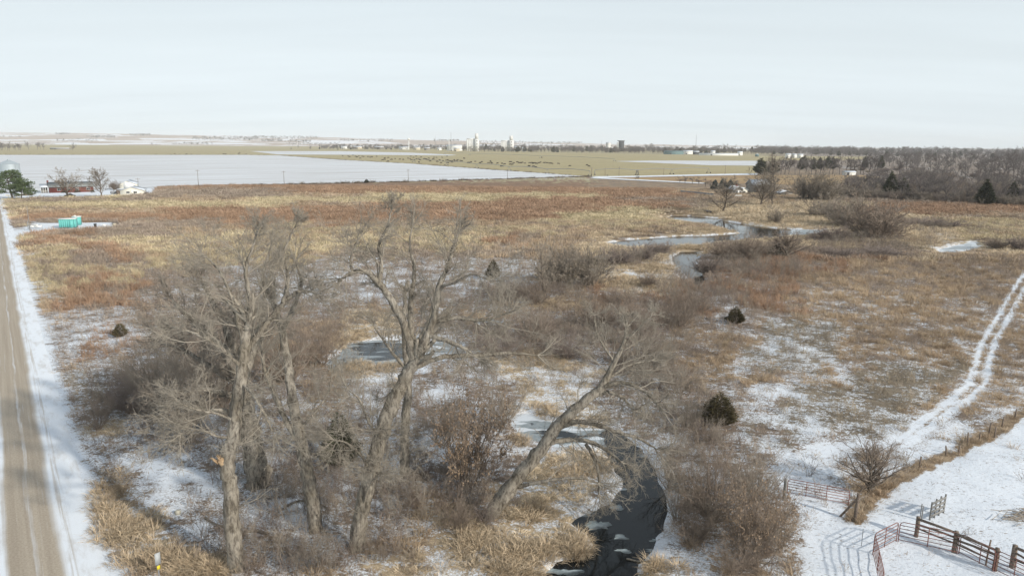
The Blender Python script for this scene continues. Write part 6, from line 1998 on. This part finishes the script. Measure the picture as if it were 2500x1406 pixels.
for cx_, cy_, rx_, ry_, lb in ((1458, 1282, 28, 14, 'round grey ice sheet at the left bank of the open creek'), (1515, 1311, 24, 6, 'flat white ice sheet in the middle of the open creek'), (1522, 1344, 22, 5, 'white ice pan touching the thin snowy log'), (1380, 1396, 46, 11, 'grey shelf of ice along the bottom left bank'),
                               (1600, 1318, 18, 4, 'small ice sheet by the right bank of the creek'), (1505, 1238, 16, 9, 'pale ice shelf below the snowy point')):
    rs = np.random.default_rng(int(cx_))
    an = np.arange(22) * 2 * math.pi / 22
    rr = .85 + .22 * np.cos(2 * an + rs.random() * 6) + .18 * np.cos(3 * an + rs.random() * 6) + .13 * rs.normal(size=22)
    rr = np.clip(rr, .35, 1.5)
    C = at(cx_, cy_, WZ + .02)
    pts = [at(cx_ + rx_ * r_ * math.cos(a), cy_ + ry_ * r_ * math.sin(a), WZ + .02) - C for a, r_ in zip(an, rr)]
    top = [(q.x, q.y, .004) for q in pts]; bot = [(q.x, q.y, -.05) for q in pts]
    m = MB().add(top + bot + [(0, 0, .008)], [(i, 22 + i, 22 + (i + 1) % 22, (i + 1) % 22) for i in range(22)], [(44, (i + 1) % 22, i) for i in range(22)])
    o = link('ice_sheet', m.mesh('ice_sheet', MATS['clear_ice'])); o.location = C
    tag(o, lb, 'ice', IG)

# ---- centre pivot irrigators on the pasture
def pivot(name_label, pts, hp, group='centre pivot irrigators'):
    base = [at(*q) for q in pts]
    o = thing('pivot_irrigator', name_label, 'irrigator', base[0], 0, group)
    loc = [b - base[0] for b in base]
    ppts = []
    for i, (a_, b_) in enumerate(zip(loc[:-1], loc[1:])):
        for t_ in np.linspace(0, 1, 6, endpoint=False):
            c = a_.lerp(b_, t_); ppts.append((c.x, c.y, hp + 1.0 * math.sin(t_ * math.pi)))
    ppts.append((loc[-1].x, loc[-1].y, hp))
    part('pipe', MB().tubes(np.array([ppts]), np.full((1, len(ppts)), .22), 5), 'steel_grey', o)
    for i, q in enumerate(loc):
        d_ = (loc[min(i + 1, len(loc) - 1)] - loc[max(i - 1, 0)]).normalized(); nn = Vector((-d_.y, d_.x, 0))
        m = MB()
        for s in (-1, 1):
            m.bar((q.x + nn.x * 2 * s, q.y + nn.y * 2 * s, .5), (q.x, q.y, hp), .13, 4)
        m.bar((q.x - nn.x * 2, q.y - nn.y * 2, .7), (q.x + nn.x * 2, q.y + nn.y * 2, .7), .12, 4)
        part('tower', m, 'steel_grey', o)
        for s in (-1, 1):
            c = (q.x + nn.x * 2 * s, q.y + nn.y * 2 * s)
            part('wheel', MB().tubes(np.array([[[c[0] - d_.y * .0 - nn.x * 0 - d_.x * 0 - .15 * d_.x, c[1] - .15 * d_.y, .55], [c[0] + .15 * d_.x, c[1] + .15 * d_.y, .55]]]), np.array([[.55, .55]]), 10, True), 'dark_steel', o)
    return o


pivot('long pivot irrigator arching across the pasture with the cattle', [(1010, 397), (1090, 404), (1164, 411), (1243, 418), (1336, 425), (1440, 430)], 4.2)
pivot('distant pivot irrigator beyond the cattle', [(1085, 377.5), (1147, 379.5), (1320, 386), (1500, 394)], 3.6)
pv = pivot('faint pivot irrigator reaching right from the lane poles', [(1452, 428), (1554, 428.5), (1640, 426), (1730, 423)], 4.5)
p = at(1554, 428); k = mpp(p)
ct = thing('pivot_stand', 'dark A shaped pivot stand beside the snowy lane', 'pivot stand', p + Vector((0, -3, 0)), .2)
hh_ = 12.5 * k
for s in (-1, 1):
    for t_ in (-1, 1):
        part('leg', MB().bar((s * 3.6 * k, t_ * .9, -.1), (s * 1.5 * k, t_ * .3, hh_), .16, 5), 'dark_steel', ct)
part('crossbar', MB().bar((-2.2 * k, 0, hh_ * .62), (2.2 * k, 0, hh_ * .62), .13, 5), 'dark_steel', ct)
part('top_box', MB().box((0, 0, hh_), (3.6 * k, .9, .5)), 'dark_steel', ct)

# ---- cattle
def skin_cow(name, grazing):
    sk = bpy.data.meshes.new(name + '_skeleton')
    V = [(0, 0, .98), (-.55, 0, 1.02), (-.95, 0, 1.0), (.5, 0, 1.02), (.85, 0, 1.05)]
    V += [(1.15, 0, 1.05 if grazing else 1.25), (1.35, 0, .65 if grazing else 1.42), (1.5, 0, .22 if grazing else 1.32)]
    E = [(0, 1), (1, 2), (0, 3), (3, 4), (4, 5), (5, 6), (6, 7)]
    R = [.40, .40, .34, .40, .36, .22, .17, .10]
    for x_, s, a0 in ((-.85, 1, 2), (-.85, -1, 2), (.72, 1, 4), (.72, -1, 4)):
        i = len(V)
        V += [(x_ - .02, s * .22, .68), (x_ + (.0 if x_ > 0 else -.09), s * .22, .36), (x_, s * .22, .03)]
        R += [.15, .075, .06]
        E += [(a0, i), (i, i + 1), (i + 1, i + 2)]
    i = len(V); V += [(-1.15, 0, 1.12), (-1.22, 0, .65)]; R += [.05, .03]; E += [(2, i), (i, i + 1)]
    sk.from_pydata(V, E, [])
    ob = bpy.data.objects.new(name, sk); col.objects.link(ob)
    md = ob.modifiers.new('s', 'SKIN')
    for j, r_ in enumerate(R):
        sk.skin_vertices[0].data[j].radius = (r_ * .8, r_)
    sk.skin_vertices[0].data[0].use_root = True
    ob.modifiers.new('d', 'SUBSURF').levels = 1
    dg = bpy.context.evaluated_depsgraph_get()
    me = bpy.data.meshes.new_from_object(ob.evaluated_get(dg)); me.name = name
    bpy.data.objects.remove(ob)
    me.materials.clear(); me.materials.append(MATS['cow_hide'])
    return me


COWS = [skin_cow('cow', True), skin_cow('cow_standing', False)]
A = [(12, 300), (40, 313), (67, 300), (5, 325), (20, 338), (50, 342), (70, 330), (95, 322), (105, 338), (118, 310), (95, 362), (150, 328), (168, 330), (177, 335), (195, 322), (190, 338), (208, 350), (248, 313), (243, 330), (275, 313), (280, 356), (305, 340), (330, 312), (340, 350), (380, 300), (318, 368), (376, 345), (390, 337), (390, 370), (408, 348), (420, 349), (437, 347), (430, 362), (455, 338), (460, 348), (487, 340), (481, 350), (518, 347), (532, 350), (553, 319), (558, 324), (597, 368), (617, 365), (626, 358), (668, 355), (715, 370), (735, 360), (800, 369), (822, 350), (826, 366), (839, 373), (893, 373), (940, 376), (940, 405), (965, 383), (1020, 358), (1030, 359), (1027, 386), (1043, 387), (1060, 369), (1097, 360), (1113, 370), (1134, 369), (1146, 367), (1175, 372), (1220, 369), (1243, 367), (1253, 376), (1262, 371), (1278, 370), (1290, 378), (1215, 404), (1257, 407), (1285, 413), (1313, 370), (1330, 365), (1366, 368), (1380, 367), (1403, 369), (1426, 371), (1437, 374), (1448, 376), (1515, 378), (1631, 400), (1804, 392), (1824, 404), (1345, 312)]
cows = [(1000 + x_ * .24, 310 + y_ * .24) for x_, y_ in A]
B = [(20, 245), (60, 245), (70, 251), (95, 240), (115, 248), (126, 253), (140, 245), (150, 262), (163, 248), (175, 250), (205, 250), (222, 255), (236, 252), (270, 248), (330, 262), (312, 275), (328, 272), (355, 258), (352, 287), (380, 272), (405, 265), (440, 270), (465, 272), (500, 262)]
cows += [(830 + x_ * .332, 300 + y_ * .332) for x_, y_ in B]
cows += [(x_ * .332, 300 + y_ * .332) for x_, y_ in ((1285, 227), (1372, 232), (1407, 232), (1645, 230), (1662, 230), (1755, 228), (1762, 221), (1810, 232))]
rc = random.Random(4)
for i, (x_, y_) in enumerate(cows):
    p = at(x_, y_ + 1.2, .1)
    o = link('cow', COWS[0] if rc.random() < .65 else COWS[1])
    s = 1.35 * rc.uniform(.9, 1.1)
    o.location = p; o.rotation_euler = (0, 0, rc.choice([0, math.pi]) + rc.uniform(-.9, .9)); o.scale = (s, s, s)
    tag(o, 'black cow out on the dry pasture among the scattered herd', 'cow', 'cattle on the pasture')

# ---- town on the horizon
def tower_point(px, Y):
    p = at(px, 400); d = ray(px, 380); t_ = Y / d.y
    return Vector((d.x * t_, Y, 0))


def zat(py, px, Y):
    d = ray(px, py)
    return H + d.z * (Y / d.y)


def elevator(label, Y, xs, xe, ys, tx0, tx1, yt, yh, nsilo, group='grain elevators in the town'):
    p = tower_point((xs + xe) / 2, Y); k = Y / F_PX
    o = thing('grain_elevator', label, 'grain elevator', p, -math.atan2(p.x, p.y) * .5, group)
    hs = zat(ys, xs, Y); ht = zat(yh, tx0, Y); hh2 = zat(yt, tx0, Y)
    w = (xe - xs) * k; r_ = w / nsilo / 2
    for i in range(nsilo):
        part('silo', MB().tubes(np.array([[[-w / 2 + r_ * (2 * i + 1), 0, 0], [-w / 2 + r_ * (2 * i + 1), 0, hs]]]), np.array([[r_ * .99, r_ * .99]]), 14, True), 'concrete', o, False)
    part('gallery', MB().box((0, 0, hs + 1.6), (w * .96, r_ * 1.1, 3.0)), 'concrete', o)
    tw = (tx1 - tx0) * k; tc_ = ((tx0 + tx1) / 2 - (xs + xe) / 2) * k
    part('tower', MB().box((tc_, 0, ht / 2), (tw, tw * 1.1, ht)), 'concrete', o)
    part('headhouse', MB().box((tc_ - tw * .08, 0, (ht + hh2) / 2), (tw * .74, tw * .8, hh2 - ht - .1)), 'concrete', o)
    for f in (.35, .6, .85):
        part('window', MB().box((tc_, -tw * .55 - .05, ht * f), (tw * .22, .3, 2.0)), 'dark_glass', o)
    return o


elevator('tallest white grain elevator with a tower at its right end', 2250, 1139, 1159, 341, 1159, 1169.5, 326.5, 340, 5)
elevator('lower white grain elevator right of the tallest one', 2300, 1223, 1243, 345.5, 1243, 1254, 332, 343, 6)


def block(name, label, cat, px0, px1, yt, Y, mat, roofmat='roof_snow', depth=None, group=None, gab=False, base=0.0):
    p = tower_point((px0 + px1) / 2, Y); k = Y / F_PX; w = (px1 - px0) * k; h = max(2.5, zat(yt, (px0 + px1) / 2, Y)); d_ = depth or max(6, w * .45)
    o = thing(name, label, cat, p, 0, group)
    rh = min(h * .25, 3.0)
    v = [(-w / 2, -d_ / 2, -.2), (w / 2, -d_ / 2, -.2), (w / 2, d_ / 2, -.2), (-w / 2, d_ / 2, -.2), (-w / 2, -d_ / 2, h - rh), (w / 2, -d_ / 2, h - rh), (w / 2, d_ / 2, h - rh), (-w / 2, d_ / 2, h - rh), (-w / 2, 0, h), (w / 2, 0, h)]
    part('wall', MB().add(v, [(0, 1, 5, 4), (1, 2, 6, 5), (2, 3, 7, 6), (3, 0, 4, 7)], [(5, 6, 9), (7, 4, 8)]), mat, o)
    for s in (-1, 1):
        a_ = [(-w / 2 - .3, s * (d_ / 2 + .4), h - rh - .1), (w / 2 + .3, s * (d_ / 2 + .4), h - rh - .1), (w / 2 + .3, 0, h + .05), (-w / 2 - .3, 0, h + .05)]
        v = a_ + [(c[0], c[1], c[2] + .2) for c in a_]
        part('roof', MB().add(v, [(3, 2, 1, 0), (4, 5, 6, 7), (0, 1, 5, 4), (1, 2, 6, 5), (2, 3, 7, 6), (3, 0, 4, 7)]), roofmat, o)
    part('door', MB().box((-w * .2, -d_ / 2 - .06, 1.5), (min(4, w * .2), .1, 3.0)), 'dark_steel', o)
    return o


TG = 'sheds and houses of the town'
block('annexe_shed', 'low white sheds at the right foot of the second elevator', 'shed', 1256, 1270, 358, 2280, 'white_metal', group=TG)
block('annexe_shed', 'lowest white shed right of the second elevator', 'shed', 1274, 1284, 359.5, 2280, 'white_metal', group=TG)
block('white_silo_block', 'small white elevator left of the dark one', 'grain elevator', 1479, 1490, 347.5, 2500, 'concrete', group='grain elevators in the town')
p = tower_point(1514, 2500); k = 2500 / F_PX
o = thing('dark_elevator', 'dark grain elevator with an overhanging top', 'grain elevator', p, 0, 'grain elevators in the town')
hd_ = zat(345, 1514, 2500)
part('body', MB().box((2 * k, 0, hd_ / 2), (12 * k, 12, hd_)), 'dark_steel', o)
part('side_silo', MB().tubes(np.array([[[-6 * k, 0, 0], [-6 * k, 0, hd_ * .9]]]), np.array([[3 * k, 3 * k]]), 12, True), 'concrete', o)
part('conveyor', MB().box((1 * k, 0, hd_ + 1.2), (18 * k, 3, 2.2)), 'dark_steel', o)


def mast(px, yt, Y, label, r=.5):
    p = tower_point(px, Y)
    o = thing('radio_mast', label, 'mast', p, 0, 'masts over the town'); h = zat(yt, px, Y)
    m = MB()
    for a in range(3):
        m.bar((math.cos(a * 2.094) * r * 1.6, math.sin(a * 2.094) * r * 1.6, 0), (math.cos(a * 2.094) * r * .4, math.sin(a * 2.094) * r * .4, h), .22, 4)
    part('lattice', m, 'steel_grey', o)
    m = MB()
    for z in np.arange(3, h, 6):
        f = 1.6 - 1.2 * z / h
        m.bar((-r * f, 0, z), (r * f, 0, z + 2), .12, 3)
    part('braces', m, 'steel_grey', o)


mast(1101.5, 323.5, 2300, 'tall radio mast left of the tallest elevator')
mast(1063, 332, 2600, 'short radio mast at the left of the town', .3)
mast(1468, 342.5, 2500, 'short mast left of the small white elevator', .3)
mast(1697.5, 330.5, 2000, 'thin mast above the barns on the right', .3)
p = tower_point(1096.5, 2320)
o = thing('white_chimney', 'slim white chimney beside the tall radio mast', 'chimney', p); h = zat(340, 1096, 2320)
part('shaft', MB().tubes(np.array([[[0, 0, 0], [0, 0, h]]]), np.array([[1.3, 1.0]]), 10, True), 'concrete', o); part('collar', MB().tubes(np.array([[[0, 0, h - 1], [0, 0, h + .2]]]), np.array([[1.3, 1.3]]), 10, True), 'concrete', o)
p = tower_point(998.7, 2600); h = zat(338, 998, 2600)
o = thing('water_tower', 'white bulb water tower at the left of the town', 'water tower', p)
part('stem', MB().tubes(np.array([[[0, 0, 0], [0, 0, 3], [0, 0, h - 6]]]), np.array([[2.6, 1.3, 1.3]]), 12, True), 'white_metal', o, True)
part('tank', MB().tubes(np.array([[[0, 0, h - 7], [0, 0, h - 5.5], [0, 0, h - 3], [0, 0, h - .8], [0, 0, h]]]), np.array([[1.4, 4.2, 5.2, 3.6, .3]]), 16, True), 'white_metal', o, True)
rt = random.Random(9)
nb = 0
TL = [('white_shed', 'white_metal', 'roof_snow', 'white shed among the trees at the left of the town'), ('tan_shed', 'beige_paint', 'roof_snow', 'tan shed among the trees at the left of the town'), ('grey_shed', 'barn_grey', 'roof_snow', 'grey shed among the trees at the left of the town')]
for x0, x1, yt, Y in ((834, 848, 353.5, 2800), (866, 884, 354, 2700), (915, 938, 354, 2800), (975, 998, 355, 2650), (1010, 1026, 355.5, 2600), (1036, 1050, 356.5, 2500), (1068, 1078, 357, 2500)):
    nm_, mt_, rm_, lb_ = TL[nb % 3]; nb += 1
    block(nm_, lb_, 'shed', x0, x1, yt + 3.6, Y, mt_, rm_, group=TG)
block('factory_shed', 'long white factory shed below the tall radio mast', 'factory', 1092, 1128, 354, 2350, 'white_metal', 'roof_snow', group=TG)
block('factory_shed', 'pale warehouse at the right of the long factory shed', 'warehouse', 1108, 1122, 361, 2250, 'beige_paint', 'roof_snow', group=TG)
BG_ = 'farm buildings at the far side of the pasture'
block('long_barn', 'long teal roofed barn at the far side of the pasture', 'barn', 1622, 1666, 368.5, 1900, 'teal_roof', 'teal_roof', group=BG_)
block('white_barn', 'white barn with a bright roof right of the teal barn', 'barn', 1668, 1690, 367.5, 1950, 'white_metal', 'roof_snow', group=BG_)
block('grey_barn', 'small dark fronted barn beside the white barn', 'barn', 1692, 1706, 369, 1900, 'dark_steel', 'roof_snow', group=BG_)
block('low_barn', 'very long low white shed roof along the pasture edge', 'barn', 1708, 1800, 374.6, 1750, 'white_metal', 'roof_snow', 12, group=BG_)
p = at(1848, 383); k = mpp(p)
o = thing('teal_tank', 'round teal storage tank at the edge of the far pasture', 'tank', p)
part('wall', MB().tubes(np.array([[[0, 0, 0], [0, 0, 6 * k]]]), np.array([[4.5 * k, 4.5 * k]]), 18, True), 'teal_roof', o); part('roof', MB().tubes(np.array([[[0, 0, 6 * k], [0, 0, 7.4 * k]]]), np.array([[4.6 * k, .2]]), 18, True), 'roof_snow', o)
for x0, x1, yt, Y, lb in ((1918, 1930, 375.5, 1500, 'white farm shed left of three beyond the windbreak'), (1934, 1944, 376, 1500, 'white farm shed in the middle of three beyond the windbreak'), (1948, 1960, 376.2, 1480, 'white farm shed right of three beyond the windbreak'), (1800, 1812, 370, 1800, 'white house among the trees above the low shed'), (1735, 1745, 368, 1850, 'white house above the left part of the low shed'), (2064, 2090, 418, 640, 'low white shed behind the windbreak')):
    block('white_shed', lb, 'shed', x0, x1, yt, Y, 'white_metal', 'roof_snow', group=BG_)
block('farm_building', 'grey building beside the far left grove', 'building', 128, 172, 361.5, 2000, 'barn_grey', 'roof_snow', 14)

# ------------------------------------------------------------------ the hazy air
hz = bpy.data.materials.new('hazy_air'); hz.use_nodes = True
hn, hl = hz.node_tree.nodes, hz.node_tree.links
hn.clear()
ho = hn.new('ShaderNodeOutputMaterial'); pv_ = hn.new('ShaderNodeVolumePrincipled')
pv_.inputs['Color'].default_value = (.97, .99, 1.0, 1); pv_.inputs['Density'].default_value = HAZE
pv_.inputs['Anisotropy'].default_value = .0
hl.new(pv_.outputs[0], ho.inputs['Volume'])
hb2 = MB().box((0, 4350, 66), (18600, 9700, 136))
hzo = link('haze', hb2.mesh('haze', hz)); hzo['kind'] = 'stuff'
